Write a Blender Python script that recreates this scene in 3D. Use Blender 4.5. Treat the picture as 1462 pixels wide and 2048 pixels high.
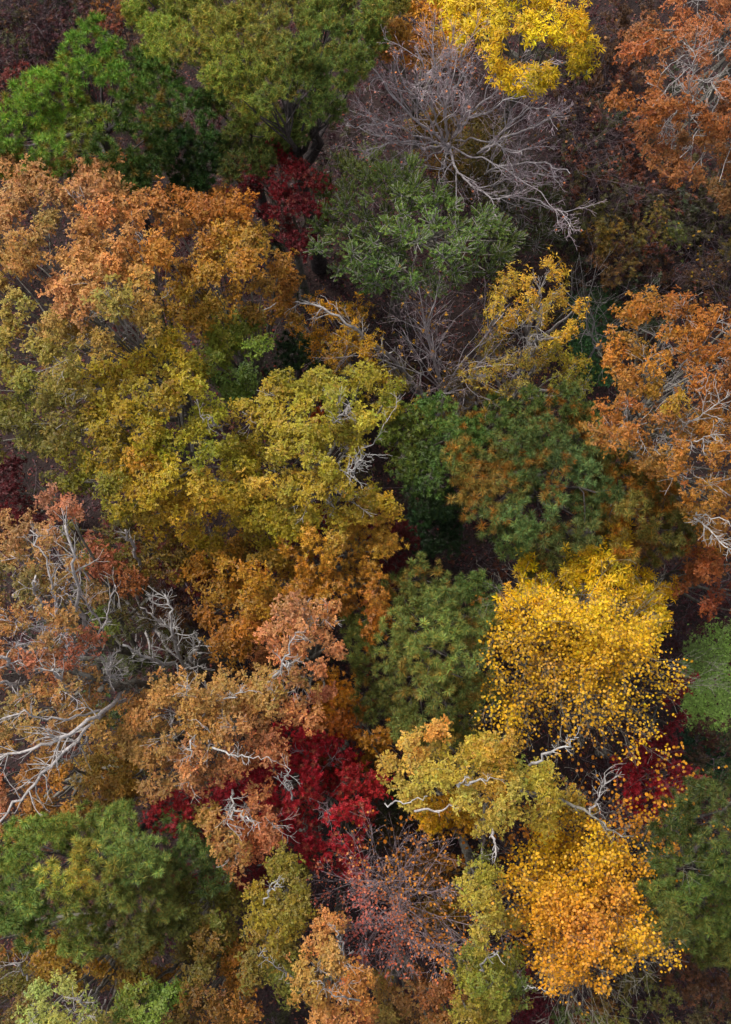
import bpy, math, random
import numpy as np

C = bpy.context.scene
for o in list(bpy.data.objects):
    bpy.data.objects.remove(o)
R = math.radians
rng = np.random.default_rng(11)

# ------------------------------------------------------------------ camera
PW, PH, F = 1462.0, 2048.0, 2117.0
CAM_Z, PITCH = 44.0, R(6.0)
cam_d = bpy.data.cameras.new('camera')
cam_d.sensor_fit = 'VERTICAL'
cam_d.sensor_height = 24.0
cam_d.lens = 24.0 * F / PH
cam_d.clip_start, cam_d.clip_end = 0.5, 2000.0
cam = bpy.data.objects.new('camera', cam_d)
C.collection.objects.link(cam)
cam.location = (0, 0, CAM_Z)
cam.rotation_euler = (PITCH, 0, 0)
C.camera = cam

# ------------------------------------------------------------------ light
SUN_EL, SUN_AZ = R(54), R(132)      # azimuth counted from +X: from the upper left of the picture
world = bpy.data.worlds.new('World')
C.world = world
world.use_nodes = True
nt = world.node_tree
nt.nodes.clear()
wo = nt.nodes.new('ShaderNodeOutputWorld')
bg = nt.nodes.new('ShaderNodeBackground')
sky = nt.nodes.new('ShaderNodeTexSky')
sky.sky_type = 'NISHITA'
sky.sun_disc = False
sky.sun_elevation = SUN_EL
sky.sun_rotation = R(90) - SUN_AZ
sky.dust_density = 4.0
sky.air_density = 1.0
sky.ozone_density = 1.0
bg.inputs['Strength'].default_value = 0.105
hs = nt.nodes.new('ShaderNodeHueSaturation')      # a veiled, whitish sky
hs.inputs['Saturation'].default_value = 0.35
nt.links.new(sky.outputs[0], hs.inputs['Color'])
nt.links.new(hs.outputs[0], bg.inputs[0])
nt.links.new(bg.outputs[0], wo.inputs[0])
sd = bpy.data.lights.new('sun', 'SUN')
sd.energy = 1.9
sd.angle = R(13)
sd.color = (1.0, 0.95, 0.88)
sun = bpy.data.objects.new('sun', sd)
C.collection.objects.link(sun)
sun.location = (-30, 30, 60)
sun.rotation_euler = (R(90) - SUN_EL, 0, SUN_AZ + R(90))
C.view_settings.view_transform = 'Standard'
C.view_settings.look = 'None'
C.view_settings.exposure = 0.70
C.view_settings.gamma = 1.0
C.view_settings.use_curve_mapping = False
C.cycles.max_bounces = 6
C.cycles.diffuse_bounces = 3
C.cycles.transmission_bounces = 3

# ------------------------------------------------------------------ helpers
ct, st = math.cos(PITCH), math.sin(PITCH)

def W(px, py, z):
    """world point at height z that stands at photograph pixel (px, py)"""
    x = (np.asarray(px, float) - PW / 2) / F
    y = -(np.asarray(py, float) - PH / 2) / F
    dy = y * ct + st
    dz = y * st - ct
    t = (np.asarray(z, float) - CAM_Z) / dz
    return np.stack(np.broadcast_arrays(x * t, dy * t, np.asarray(z, float)), -1)

def lin(h):
    h = h.lstrip('#')
    c = np.array([int(h[i:i + 2], 16) / 255 for i in (0, 2, 4)])
    return np.where(c <= 0.04045, c / 12.92, ((c + 0.055) / 1.055) ** 2.4)

def toned(ctrl, mul, add=(0, 0, 0)):
    """a tree's palette shifted as a whole; mul and add work on the 0..255 display values"""
    out_ = []
    for c in ctrl:
        v = np.array([int(c[2][i:i + 2], 16) for i in (1, 3, 5)]) * np.array(mul) + np.array(add)
        v = np.clip(v, 0, 255) / 255
        out_.append((c[0], c[1], np.where(v <= 0.04045, v / 12.92, ((v + 0.055) / 1.055) ** 2.4), *c[3:]))
    return out_

def leafc(h, k=.75, sat=1.03, warm=1.0):
    c = lin(h) if isinstance(h, str) else h
    l_ = c @ np.array([.3, .59, .11])
    c = np.maximum(l_ * (1 - sat) + c * sat, .006)
    return c * k * np.array([warm * 1.04, .955, 1.0])

def nrm(v):
    return v / (np.linalg.norm(v, axis=-1, keepdims=True) + 1e-9)

def terrain(x, y):
    return (0.16 * np.sin(0.31 * x + 0.8) * np.cos(0.23 * y) + 0.09 * np.sin(0.71 * x - 0.5 * y)
            + 0.05 * np.sin(1.7 * x + 1.1 * y)) * np.exp(-(x * x + y * y) / 9000.0)

def mesh_from(name, V, faces, cols=None, smooth=False):
    """V (n,3); faces list of int arrays (m,k); cols (n,3) per vertex"""
    me = bpy.data.meshes.new(name)
    V = np.ascontiguousarray(V, dtype=np.float32)
    me.vertices.add(len(V))
    me.vertices.foreach_set('co', V.ravel())
    loops = np.concatenate([f.ravel() for f in faces]).astype(np.int32)
    tot = np.concatenate([np.full(len(f), f.shape[1], np.int32) for f in faces])
    start = np.concatenate([[0], np.cumsum(tot)[:-1]]).astype(np.int32)
    me.loops.add(len(loops))
    me.loops.foreach_set('vertex_index', loops)
    me.polygons.add(len(tot))
    me.polygons.foreach_set('loop_start', start)
    me.polygons.foreach_set('loop_total', tot)
    if smooth:
        me.polygons.foreach_set('use_smooth', np.ones(len(tot), bool))
    me.update(calc_edges=True)
    if cols is not None:
        at = me.color_attributes.new('tint', 'FLOAT_COLOR', 'POINT')
        c4 = np.ones((len(V), 4), np.float32)
        c4[:, :3] = cols
        at.data.foreach_set('color', c4.ravel())
    return me

class Buf:
    """collects geometry for one mesh"""
    def __init__(self):
        self.V, self.F, self.Cc, self.n = [], [], [], 0
    def add(self, V, faces, col=None):
        if len(V) == 0:
            return
        self.V.append(V)
        self.F += [f + self.n for f in faces]
        if col is not None:
            self.Cc.append(np.broadcast_to(col, (len(V), 3)) if np.ndim(col) < 2 else col)
        self.n += len(V)
    def build(self, name, mat, parent=None, origin=(0, 0, 0), smooth=False):
        if not self.n:
            return None
        V = np.concatenate(self.V) - np.asarray(origin)
        cols = np.concatenate(self.Cc) if self.Cc else None
        by = {}
        for f in self.F:
            by.setdefault(f.shape[1], []).append(f)
        me = mesh_from(name, V, [np.concatenate(x) for x in by.values()], cols, smooth)
        me.materials.append(mat)
        o = bpy.data.objects.new(name, me)
        C.collection.objects.link(o)
        o.parent = parent
        return o

def tubes(P, rad, S=5):
    """P (M,K,3) polylines, rad (M,K): ring tubes"""
    P = np.asarray(P, float)
    rad = np.asarray(rad, float)
    M, K, _ = P.shape
    T = np.empty_like(P)
    T[:, 1:-1] = P[:, 2:] - P[:, :-2]
    T[:, 0] = P[:, 1] - P[:, 0]
    T[:, -1] = P[:, -1] - P[:, -2]
    T = nrm(T)
    mean = nrm(P[:, -1] - P[:, 0])
    ref = np.where(np.abs(mean[:, 2:3]) > 0.8, np.array([[1.0, 0.13, 0]]), np.array([[0.05, 0.1, 1.0]]))
    U = nrm(np.cross(T, ref[:, None, :]))
    B = np.cross(T, U)
    a = np.arange(S) * 2 * math.pi / S
    ring = U[:, :, None] * np.cos(a)[None, None, :, None] + B[:, :, None] * np.sin(a)[None, None, :, None]
    V = (P[:, :, None] + ring * rad[:, :, None, None]).reshape(-1, 3)
    m, k, s = np.meshgrid(np.arange(M), np.arange(K - 1), np.arange(S), indexing='ij')
    b = (m * K + k) * S
    s2 = (s + 1) % S
    q = np.stack([b + s, b + s2, b + S + s2, b + S + s], -1).reshape(-1, 4)
    faces = [q]
    cap = np.arange(M) * K * S + (K - 1) * S
    for i in range(1, S - 1):
        faces.append(np.stack([cap, cap + i, cap + i + 1], -1))
    return V, faces

def twigs(A, B, ra, rb):
    P = np.stack([A, B], 1)
    M = len(A)
    return tubes(P, np.stack([np.broadcast_to(ra, M), np.broadcast_to(rb, M)], 1), 3)

def bezier(a, c, b, K):
    t = np.linspace(0, 1, K)[:, None]
    return (1 - t) ** 2 * a + 2 * t * (1 - t) * c + t * t * b

def rand_dirs(n):
    return nrm(rng.normal(size=(n, 3)))

def in_poly(x, y, poly):
    ins = np.zeros(np.shape(x), bool)
    n = len(poly)
    for i in range(n):
        x1, y1 = poly[i]
        x2, y2 = poly[(i + 1) % n]
        if y1 == y2:
            continue
        c = ((y1 > y) != (y2 > y)) & (x < (x2 - x1) * (y - y1) / (y2 - y1) + x1)
        ins ^= c
    return ins

def edge_dist(x, y, poly):
    d = np.full(np.shape(x), 1e9)
    n = len(poly)
    for i in range(n):
        a = np.array(poly[i], float); b = np.array(poly[(i + 1) % n], float)
        e = b - a; L = e @ e + 1e-9
        t = np.clip(((x - a[0]) * e[0] + (y - a[1]) * e[1]) / L, 0, 1)
        d = np.minimum(d, np.hypot(x - a[0] - t * e[0], y - a[1] - t * e[1]))
    return d

def poisson(poly, s, holes=(), tries=30):
    xs = [p[0] for p in poly]; ys = [p[1] for p in poly]
    x0, x1, y0, y1 = min(xs), max(xs), min(ys), max(ys)
    n = int((x1 - x0) * (y1 - y0) / (s * s) * tries) + 60
    X = rng.uniform(x0, x1, n); Y = rng.uniform(y0, y1, n)
    ok = in_poly(X, Y, poly)
    ed = edge_dist(X, Y, poly)
    ok &= ed > min(.14 * s, .6 * ed[ok].max())
    for hx, hy, hr in holes:
        ok &= (X - hx) ** 2 + (Y - hy) ** 2 > hr * hr
    out = []
    for x, y in zip(X[ok], Y[ok]):
        if all((x - a) ** 2 + (y - b) ** 2 > s * s for a, b in out):
            out.append((x, y))
    return np.array(out) if out else np.array([[np.mean(xs), np.mean(ys)]])

# ------------------------------------------------------------------ leaf templates (x along the leaf, y across, z up)
def T_(v, f):
    return np.array(v, float), np.array(f, int)
LEAF = {
    'oak': T_([(0, 0, 0), (.33, 0, 0), (.6, 0, 0), (.82, 0, -.03), (1, 0, -.09),
               (.26, .17, .05), (.52, .33, .09), (.84, .24, .04), (.26, -.17, .05), (.52, -.33, .09), (.84, -.24, .04)],
              [(0, 1, 5), (1, 2, 6), (2, 3, 7), (3, 4, 7), (0, 8, 1), (1, 9, 2), (2, 10, 3), (3, 10, 4)]),
    'lance': T_([(0, 0, 0), (.45, .15, .04), (1, 0, -.1), (.45, -.15, .04), (.5, 0, -.01)],
                [(0, 4, 1), (1, 4, 2), (0, 3, 4), (3, 2, 4)]),
    'maple': T_([(0, 0, 0), (.42, 0, 0), (.22, .46, .06), (.5, .17, .02), (.74, .42, .03), (1, 0, -.08), (.5, -.17, .02), (.22, -.46, .06), (.74, -.42, .03)],
                [(0, 1, 2), (1, 3, 4), (1, 5, 3), (1, 6, 5), (1, 8, 6), (0, 7, 1)]),
    'round': T_([(0, 0, 0), (.22, .38, .03), (.7, .4, .05), (1, 0, -.04), (.7, -.4, .05), (.22, -.38, .03)],
                [(0, 1, 5), (1, 2, 5), (2, 4, 5), (2, 3, 4)]),
    'blob': T_([(0, 0, 0), (.5, .3, .05), (1, 0, 0), (.5, -.3, .05)], [(0, 1, 3), (1, 2, 3)]),
}

def leaves(kind, P, X, N, size, col):
    """leaf blades at P pointing along X with upper side N"""
    tv, tf = LEAF[kind]
    X = nrm(X)
    N = nrm(N - X * np.sum(N * X, 1, keepdims=True))
    Y = np.cross(N, X)
    s = np.asarray(size).reshape(-1, 1, 1)
    wid = rng.uniform(0.75, 1.2, (len(P), 1, 1))
    V = P[:, None] + s * (tv[None, :, 0:1] * X[:, None] + wid * tv[None, :, 1:2] * Y[:, None] + tv[None, :, 2:3] * N[:, None] * rng.uniform(-.4, 2.2, (len(P), 1, 1)))
    nv = len(tv)
    Fc = (tf[None] + (np.arange(len(P)) * nv)[:, None, None]).reshape(-1, 3)
    return V.reshape(-1, 3), [Fc], np.repeat(col, nv, axis=0)

def rosettes(kind, tips, axes, per, size, cols, droop=0.15, jit=0.16, unclipped=False):
    """leaves whorled round twig tips"""
    n = len(tips)
    ref = nrm(rng.normal(size=(n, 3)))
    U = nrm(np.cross(axes, ref))
    B = np.cross(axes, U)
    k = per
    ph = (np.arange(k)[None] * 2 * math.pi / k) + rng.uniform(0, 6.28, (n, 1)) + rng.normal(0, .35, (n, k))
    el = rng.uniform(-.35, .75, (n, k)) - droop
    rad = U[:, None] * np.cos(ph)[..., None] + B[:, None] * np.sin(ph)[..., None]
    X = rad * np.cos(el)[..., None] + axes[:, None] * np.sin(el)[..., None]
    N = axes[:, None] * np.cos(el)[..., None] - rad * np.sin(el)[..., None] + rng.normal(0, .32, (n, k, 3))
    off = -axes[:, None] * (rng.uniform(0, .7, (n, k, 1)) * size) + X * size * 0.08
    P = tips[:, None] + off
    s = size * rng.uniform(.65, 1.15, (n, k))
    c = np.repeat(cols[:, None], k, 1) * (1 + rng.normal(0, jit, (n, k, 1))) * (1 + rng.normal(0, .05, (n, k, 3)))
    return leaves(kind, P.reshape(-1, 3), X.reshape(-1, 3), N.reshape(-1, 3), s.ravel(), np.clip(c.reshape(-1, 3), .004, 2.0 if unclipped else .9))

# ------------------------------------------------------------------ materials
def new_mat(name):
    m = bpy.data.materials.new(name)
    m.use_nodes = True
    n = m.node_tree
    n.nodes.clear()
    return m, n, n.nodes, n.links

def leaf_mat(name, source='tint', rough=.55, trans=.22, spec=.4, mott=.35):
    m, n, N, Lk = new_mat(name)
    out = N.new('ShaderNodeOutputMaterial')
    if source == 'tint':
        a = N.new('ShaderNodeVertexColor'); a.layer_name = 'tint'
    else:
        if source == 'object':
            a0 = N.new('ShaderNodeObjectInfo')
        else:
            a0 = N.new('ShaderNodeAttribute'); a0.attribute_type = 'INSTANCER'; a0.attribute_name = 'hue'
        a1 = N.new('ShaderNodeVertexColor'); a1.layer_name = 'tint'
        mlt = N.new('ShaderNodeMix'); mlt.data_type = 'RGBA'; mlt.blend_type = 'MULTIPLY'; mlt.inputs['Factor'].default_value = 1
        mlt.clamp_result = False
        Lk.new(a0.outputs['Color'], mlt.inputs['A']); Lk.new(a1.outputs['Color'], mlt.inputs['B'])
        class _A: outputs = {'Color': mlt.outputs['Result']}
        a = _A
    tc = N.new('ShaderNodeNewGeometry')
    noi = N.new('ShaderNodeTexNoise'); noi.inputs['Scale'].default_value = 38; noi.inputs['Detail'].default_value = 2
    Lk.new(tc.outputs['Position'], noi.inputs['Vector'])
    mr = N.new('ShaderNodeMapRange')
    mr.inputs[1].default_value = .3; mr.inputs[2].default_value = .7
    mr.inputs[3].default_value = 1 - mott; mr.inputs[4].default_value = 1 + mott
    Lk.new(noi.outputs[0], mr.inputs[0])
    mul = N.new('ShaderNodeVectorMath'); mul.operation = 'SCALE'
    Lk.new(a.outputs['Color'], mul.inputs[0]); Lk.new(mr.outputs[0], mul.inputs['Scale'])
    b = N.new('ShaderNodeBsdfPrincipled')
    b.inputs['Roughness'].default_value = rough
    b.inputs['Specular IOR Level'].default_value = spec
    Lk.new(mul.outputs[0], b.inputs['Base Color'])
    t = N.new('ShaderNodeBsdfTranslucent')
    Lk.new(mul.outputs[0], t.inputs[0])
    mx = N.new('ShaderNodeMixShader'); mx.inputs[0].default_value = trans
    Lk.new(b.outputs[0], mx.inputs[1]); Lk.new(t.outputs[0], mx.inputs[2])
    Lk.new(mx.outputs[0], out.inputs[0])
    return m

def bark_mat(name, c1, c2, c3, scale=9.0):
    m, n, N, Lk = new_mat(name)
    out = N.new('ShaderNodeOutputMaterial')
    g = N.new('ShaderNodeNewGeometry')
    mp = N.new('ShaderNodeMapping'); mp.inputs['Scale'].default_value = (1, 1, .45)
    Lk.new(g.outputs['Position'], mp.inputs[0])
    a = N.new('ShaderNodeTexNoise'); a.inputs['Scale'].default_value = scale; a.inputs['Detail'].default_value = 6; a.inputs['Roughness'].default_value = .7
    Lk.new(mp.outputs[0], a.inputs['Vector'])
    r = N.new('ShaderNodeValToRGB')
    e = r.color_ramp.elements
    e[0].position, e[0].color = .32, (*lin(c1), 1)
    e[1].position, e[1].color = .7, (*lin(c3), 1)
    k = e.new(.5); k.color = (*lin(c2), 1)
    Lk.new(a.outputs[0], r.inputs[0])
    b = N.new('ShaderNodeBsdfPrincipled')
    b.inputs['Roughness'].default_value = .85
    b.inputs['Specular IOR Level'].default_value = .2
    Lk.new(r.outputs[0], b.inputs['Base Color'])
    bp = N.new('ShaderNodeBump'); bp.inputs['Strength'].default_value = .6; bp.inputs['Distance'].default_value = .02
    Lk.new(a.outputs[0], bp.inputs['Height']); Lk.new(bp.outputs[0], b.inputs['Normal'])
    Lk.new(b.outputs[0], out.inputs[0])
    return m

M = {
    'leaf': leaf_mat('leaf_blades'),
    'leaf_o': leaf_mat('single_leaf_blades', 'object'),
    'leaf_i': leaf_mat('whorled_leaf_blades', 'inst'),
    'needle_i': leaf_mat('pine_needle_whorls', 'inst', .5, .15, .3, .3),
    'needle': leaf_mat('pine_needles', 'tint', .5, .15, .3, .3),
    'needle_o': leaf_mat('pine_needle_tufts', 'object', .5, .15, .3, .3),
    'grey': bark_mat('grey_oak_bark', '#4c4740', '#78736a', '#9c988c'),
    'pale': bark_mat('pale_smooth_bark', '#6f6966', '#a39c99', '#c9c3c0'),
    'white': bark_mat('bleached_dead_wood', '#7d7975', '#aaa6a3', '#cbc8c5'),
    'silver': bark_mat('silvery_pale_bark', '#8a8486', '#bdb5b8', '#ded7d9'),
    'lilac': bark_mat('lilac_grey_twig_bark', '#7c6c72', '#a8979d', '#cbbcc1'),
    'dark': bark_mat('dark_pine_bark', '#2b2626', '#4a4444', '#6b6462'),
    'plum': bark_mat('purplish_twig_bark', '#3e3336', '#655659', '#8c7e82'),
    'rose': bark_mat('rosy_grey_bark', '#6e5c60', '#98868a', '#bdadb1'),
}

def euler_of(U, B, A):
    ry = np.arcsin(np.clip(-U[:, 2], -1, 1))
    return np.stack([np.arctan2(B[:, 2], A[:, 2]), ry, np.arctan2(U[:, 1], U[:, 0])], -1)

GROUPS = {}
def whorl_group(key, meshes):
    """node group that sets one of the template meshes on every point"""
    if key in GROUPS:
        return GROUPS[key]
    g = bpy.data.node_groups.new('whorls_' + key, 'GeometryNodeTree')
    g.interface.new_socket('Geometry', in_out='INPUT', socket_type='NodeSocketGeometry')
    g.interface.new_socket('Geometry', in_out='OUTPUT', socket_type='NodeSocketGeometry')
    N, Lk = g.nodes, g.links
    gi, go = N.new('NodeGroupInput'), N.new('NodeGroupOutput')
    jn = N.new('GeometryNodeJoinGeometry')
    for me in reversed(meshes):
        ob = bpy.data.objects.new('whorl_template', me)
        oi = N.new('GeometryNodeObjectInfo'); oi.inputs['Object'].default_value = ob
        g2 = N.new('GeometryNodeGeometryToInstance')
        Lk.new(oi.outputs['Geometry'], g2.inputs[0]); Lk.new(g2.outputs[0], jn.inputs[0])
    def attr(nm, ty):
        a = N.new('GeometryNodeInputNamedAttribute'); a.data_type = ty; a.inputs['Name'].default_value = nm
        return a.outputs['Attribute']
    ip = N.new('GeometryNodeInstanceOnPoints')
    ip.inputs['Pick Instance'].default_value = True
    Lk.new(gi.outputs[0], ip.inputs['Points']); Lk.new(jn.outputs[0], ip.inputs['Instance'])
    Lk.new(attr('var', 'INT'), ip.inputs['Instance Index'])
    Lk.new(attr('rot', 'FLOAT_VECTOR'), ip.inputs['Rotation'])
    Lk.new(attr('scl', 'FLOAT'), ip.inputs['Scale'])
    Lk.new(ip.outputs[0], go.inputs[0])
    GROUPS[key] = g
    return g

def whorl_object(name, key, meshes, root, P, U, B, A, scl, var, col):
    me = bpy.data.meshes.new(name)
    n = len(P)
    me.vertices.add(n)
    me.vertices.foreach_set('co', np.ascontiguousarray(P, dtype=np.float32).ravel())
    a = me.attributes.new('rot', 'FLOAT_VECTOR', 'POINT'); a.data.foreach_set('vector', euler_of(U, B, A).astype(np.float32).ravel())
    a = me.attributes.new('scl', 'FLOAT', 'POINT'); a.data.foreach_set('value', np.asarray(scl, np.float32))
    a = me.attributes.new('var', 'INT', 'POINT'); a.data.foreach_set('value', np.asarray(var, np.int32))
    c4 = np.ones((n, 4), np.float32); c4[:, :3] = col
    a = me.attributes.new('hue', 'FLOAT_COLOR', 'POINT'); a.data.foreach_set('color', c4.ravel())
    o = bpy.data.objects.new(name, me)
    C.collection.objects.link(o)
    o.parent = root
    md = o.modifiers.new('whorls', 'NODES'); md.node_group = whorl_group(key, meshes)
    o['kind'] = 'stuff'
    return o

WH = {}
def whorl_meshes(kind, per, nv=8):
    """template whorls of unit leaves round +z"""
    if (kind, per) not in WH:
        ms = []
        for _ in range(nv):
            V, Fc, cols = rosettes(kind, np.zeros((1, 3)), np.array([[0, 0, 1.0]]), per, 1.0, np.ones((1, 3)), jit=.16, unclipped=True)
            me = mesh_from('leaf_whorl', V, Fc, cols); me.materials.append(M['leaf_i']); ms.append(me)
        WH[(kind, per)] = ms
    return WH[(kind, per)]

# ground: damp leaf litter over soil
m, n, N, Lk = new_mat('leaf_litter_soil')
out = N.new('ShaderNodeOutputMaterial'); b = N.new('ShaderNodeBsdfPrincipled'); g = N.new('ShaderNodeNewGeometry')
v = N.new('ShaderNodeTexVoronoi'); v.inputs['Scale'].default_value = 9
Lk.new(g.outputs['Position'], v.inputs['Vector'])
r = N.new('ShaderNodeValToRGB'); e = r.color_ramp.elements
e[0].position, e[0].color = .1, (.014, .007, .007, 1)
e[1].position, e[1].color = .9, (.048, .024, .021, 1)
Lk.new(v.outputs['Color'], r.inputs[0])
ns = N.new('ShaderNodeTexNoise'); ns.inputs['Scale'].default_value = .6; ns.inputs['Detail'].default_value = 5
Lk.new(g.outputs['Position'], ns.inputs['Vector'])
mm = N.new('ShaderNodeMix'); mm.data_type = 'RGBA'; mm.inputs['B'].default_value = (.018, .011, .009, 1)
mr = N.new('ShaderNodeMapRange'); mr.inputs[1].default_value = .45; mr.inputs[2].default_value = .65
Lk.new(ns.outputs[0], mr.inputs[0]); Lk.new(mr.outputs[0], mm.inputs['Factor']); Lk.new(r.outputs[0], mm.inputs['A'])
Lk.new(mm.outputs['Result'], b.inputs['Base Color']); b.inputs['Roughness'].default_value = .95
bp = N.new('ShaderNodeBump'); bp.inputs['Strength'].default_value = .7; bp.inputs['Distance'].default_value = .05
Lk.new(v.outputs['Distance'], bp.inputs['Height']); Lk.new(bp.outputs[0], b.inputs['Normal'])
Lk.new(b.outputs[0], out.inputs[0])
M['ground'] = m

# ------------------------------------------------------------------ ground
def make_ground():
    a = np.concatenate([np.linspace(-600, -42, 12), np.linspace(-40, 40, 97), np.linspace(42, 600, 12)])
    X, Y = np.meshgrid(a, a, indexing='ij')
    V = np.stack([X, Y, terrain(X, Y)], -1).reshape(-1, 3)
    n = len(a)
    i, j = np.meshgrid(np.arange(n - 1), np.arange(n - 1), indexing='ij')
    k = (i * n + j).ravel()
    b = Buf(); b.add(V, [np.stack([k, k + n, k + n + 1, k + 1], -1)])
    o = b.build('ground', M['ground'], smooth=True)
    o['kind'] = 'structure'; o['label'] = 'forest floor of purplish brown leaf litter between the trees'
make_ground()

# ------------------------------------------------------------------ things
def thing(name, loc, label, cat, group=None):
    o = bpy.data.objects.new(name, None)
    o.empty_display_size = .3
    C.collection.objects.link(o)
    o.location = [float(x) for x in loc]
    o['label'] = label; o['category'] = cat
    if group: o['group'] = group
    return o

def shade(ctrl, px, py, kind='leaf'):
    """colour and density at pixels from control points (px, py, hex[, density])"""
    P = np.array([(c[0], c[1]) for c in ctrl], float)
    Cc = np.array([leafc(c[2]) if kind == 'leaf' else leafc(c[2], 1.08, .88, 1.10) * [1, 1.05, .78] for c in ctrl])
    D = np.array([c[3] if len(c) > 3 else 1.0 for c in ctrl])
    d = (px[:, None] - P[None, :, 0]) ** 2 + (py[:, None] - P[None, :, 1]) ** 2 + 150.0
    w = d ** -1.6
    w /= w.sum(1, keepdims=True)
    return w @ Cc, w @ D

def crown_profile(poly, pts):
    P = np.array(poly, float)
    c = P.mean(0)
    ext = np.abs(P - c).max(0) + 1
    d = (((pts - c) / ext) ** 2).sum(1)
    return c, np.clip(d, 0, 1.5)

SP = {  # leaf, size m, leaves per whorl, whorls per m2, clump spacing px, flatness, bark
    'oak':     dict(leaf='oak', size=.155, per=6, dens=58, s=46, flat=.62, bark='grey', name='oak_tree', cat='oak tree'),
    'hickory': dict(leaf='lance', size=.17, per=9, dens=44, s=46, flat=.6, bark='grey', name='hickory_tree', cat='hickory tree'),
    'maple':   dict(leaf='maple', size=.11, per=6, dens=85, s=42, flat=.5, bark='grey', name='maple_tree', cat='maple tree'),
    'birch':   dict(leaf='lance', size=.10, per=7, dens=62, s=42, flat=.6, bark='pale', name='broadleaf_tree', cat='broadleaf tree'),
    'shrub':   dict(leaf='maple', size=.13, per=5, dens=46, s=38, flat=.7, bark='plum', name='shrub', cat='shrub'),
}
NT = [0]

def limb_set(root, base, fork, targets, r0, bark, name='limb', nmax=8, K=8, top_r=.02):
    """limbs from the trunk to the crown clumps; each limb a mesh with its own side branches"""
    n = len(targets)
    k = max(1, min(nmax, n))
    idx = [int(np.argmax(np.linalg.norm(targets - fork, axis=1)))]
    while len(idx) < k:
        d = np.min(np.linalg.norm(targets[:, None] - targets[None, idx], axis=2), axis=1)
        idx.append(int(np.argmax(d)))
    own = np.argmin(np.linalg.norm(targets[:, None] - targets[None, idx], axis=2), axis=1)
    for j, i in enumerate(idx):
        b = Buf()
        e = targets[i]
        zz = rng.uniform(.0, 1.0)
        a = base + (fork - base) * (.62 + .38 * zz)
        mid = a + (e - a) * .45 + np.array([0, 0, -.12 * np.linalg.norm((e - a)[:2])]) + rng.normal(0, .16, 3)
        P = bezier(a, mid, e, K)
        P[1:-1] += rng.normal(0, .05, (K - 2, 3))
        rr = np.linspace(r0 * .5, top_r, K)
        b.add(*tubes(P[None], rr[None], 6))
        mem = [q for q in np.nonzero(own == j)[0] if q != i]
        if mem:
            PP, RR = [], []
            for q in mem:
                s = rng.integers(2, K - 2)
                pa = P[s]; pe = targets[q]
                pm = pa + (pe - pa) * .5 + rng.normal(0, .12, 3)
                Q = bezier(pa, pm, pe, 6)
                Q[1:-1] += rng.normal(0, .03, (4, 3))
                PP.append(Q); RR.append(np.linspace(rr[s] * .6, top_r * .6, 6))
            b.add(*tubes(np.array(PP), np.array(RR), 5))
        b.build(name, M[bark], root, base, True)

def trunk(root, base, fork, r, bark, top=None):
    K = 9
    P = np.linspace(base - np.array([0, 0, .15]), fork if top is None else top, K)
    P[1:-1] += np.cumsum(rng.normal(0, .03, (K - 2, 3)) * [1, 1, 0], 0)
    rr = np.linspace(r, r * (.5 if top is None else .15), K)
    rr[0] = r * 1.45; rr[1] = r * 1.05
    b = Buf(); b.add(*tubes(P[None], rr[None], 10))
    b.build('trunk', M[bark], root, base, True)

def clumps(poly, s, ztop, drop, holes, under):
    pts = poisson(poly, s, holes)
    c, d = crown_profile(poly, pts)
    z = ztop - drop * d + rng.normal(0, .45, len(pts))
    if under > 0:
        q = poisson(poly, s * 1.25, holes)
        q = q[rng.random(len(q)) < under]
        if len(q):
            cq, dq = crown_profile(poly, q)
            zq = ztop - drop * dq - rng.uniform(1.6, 3.4, len(q))
            pts = np.concatenate([pts, q]); z = np.concatenate([z, zq])
    return pts, z, c

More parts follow.
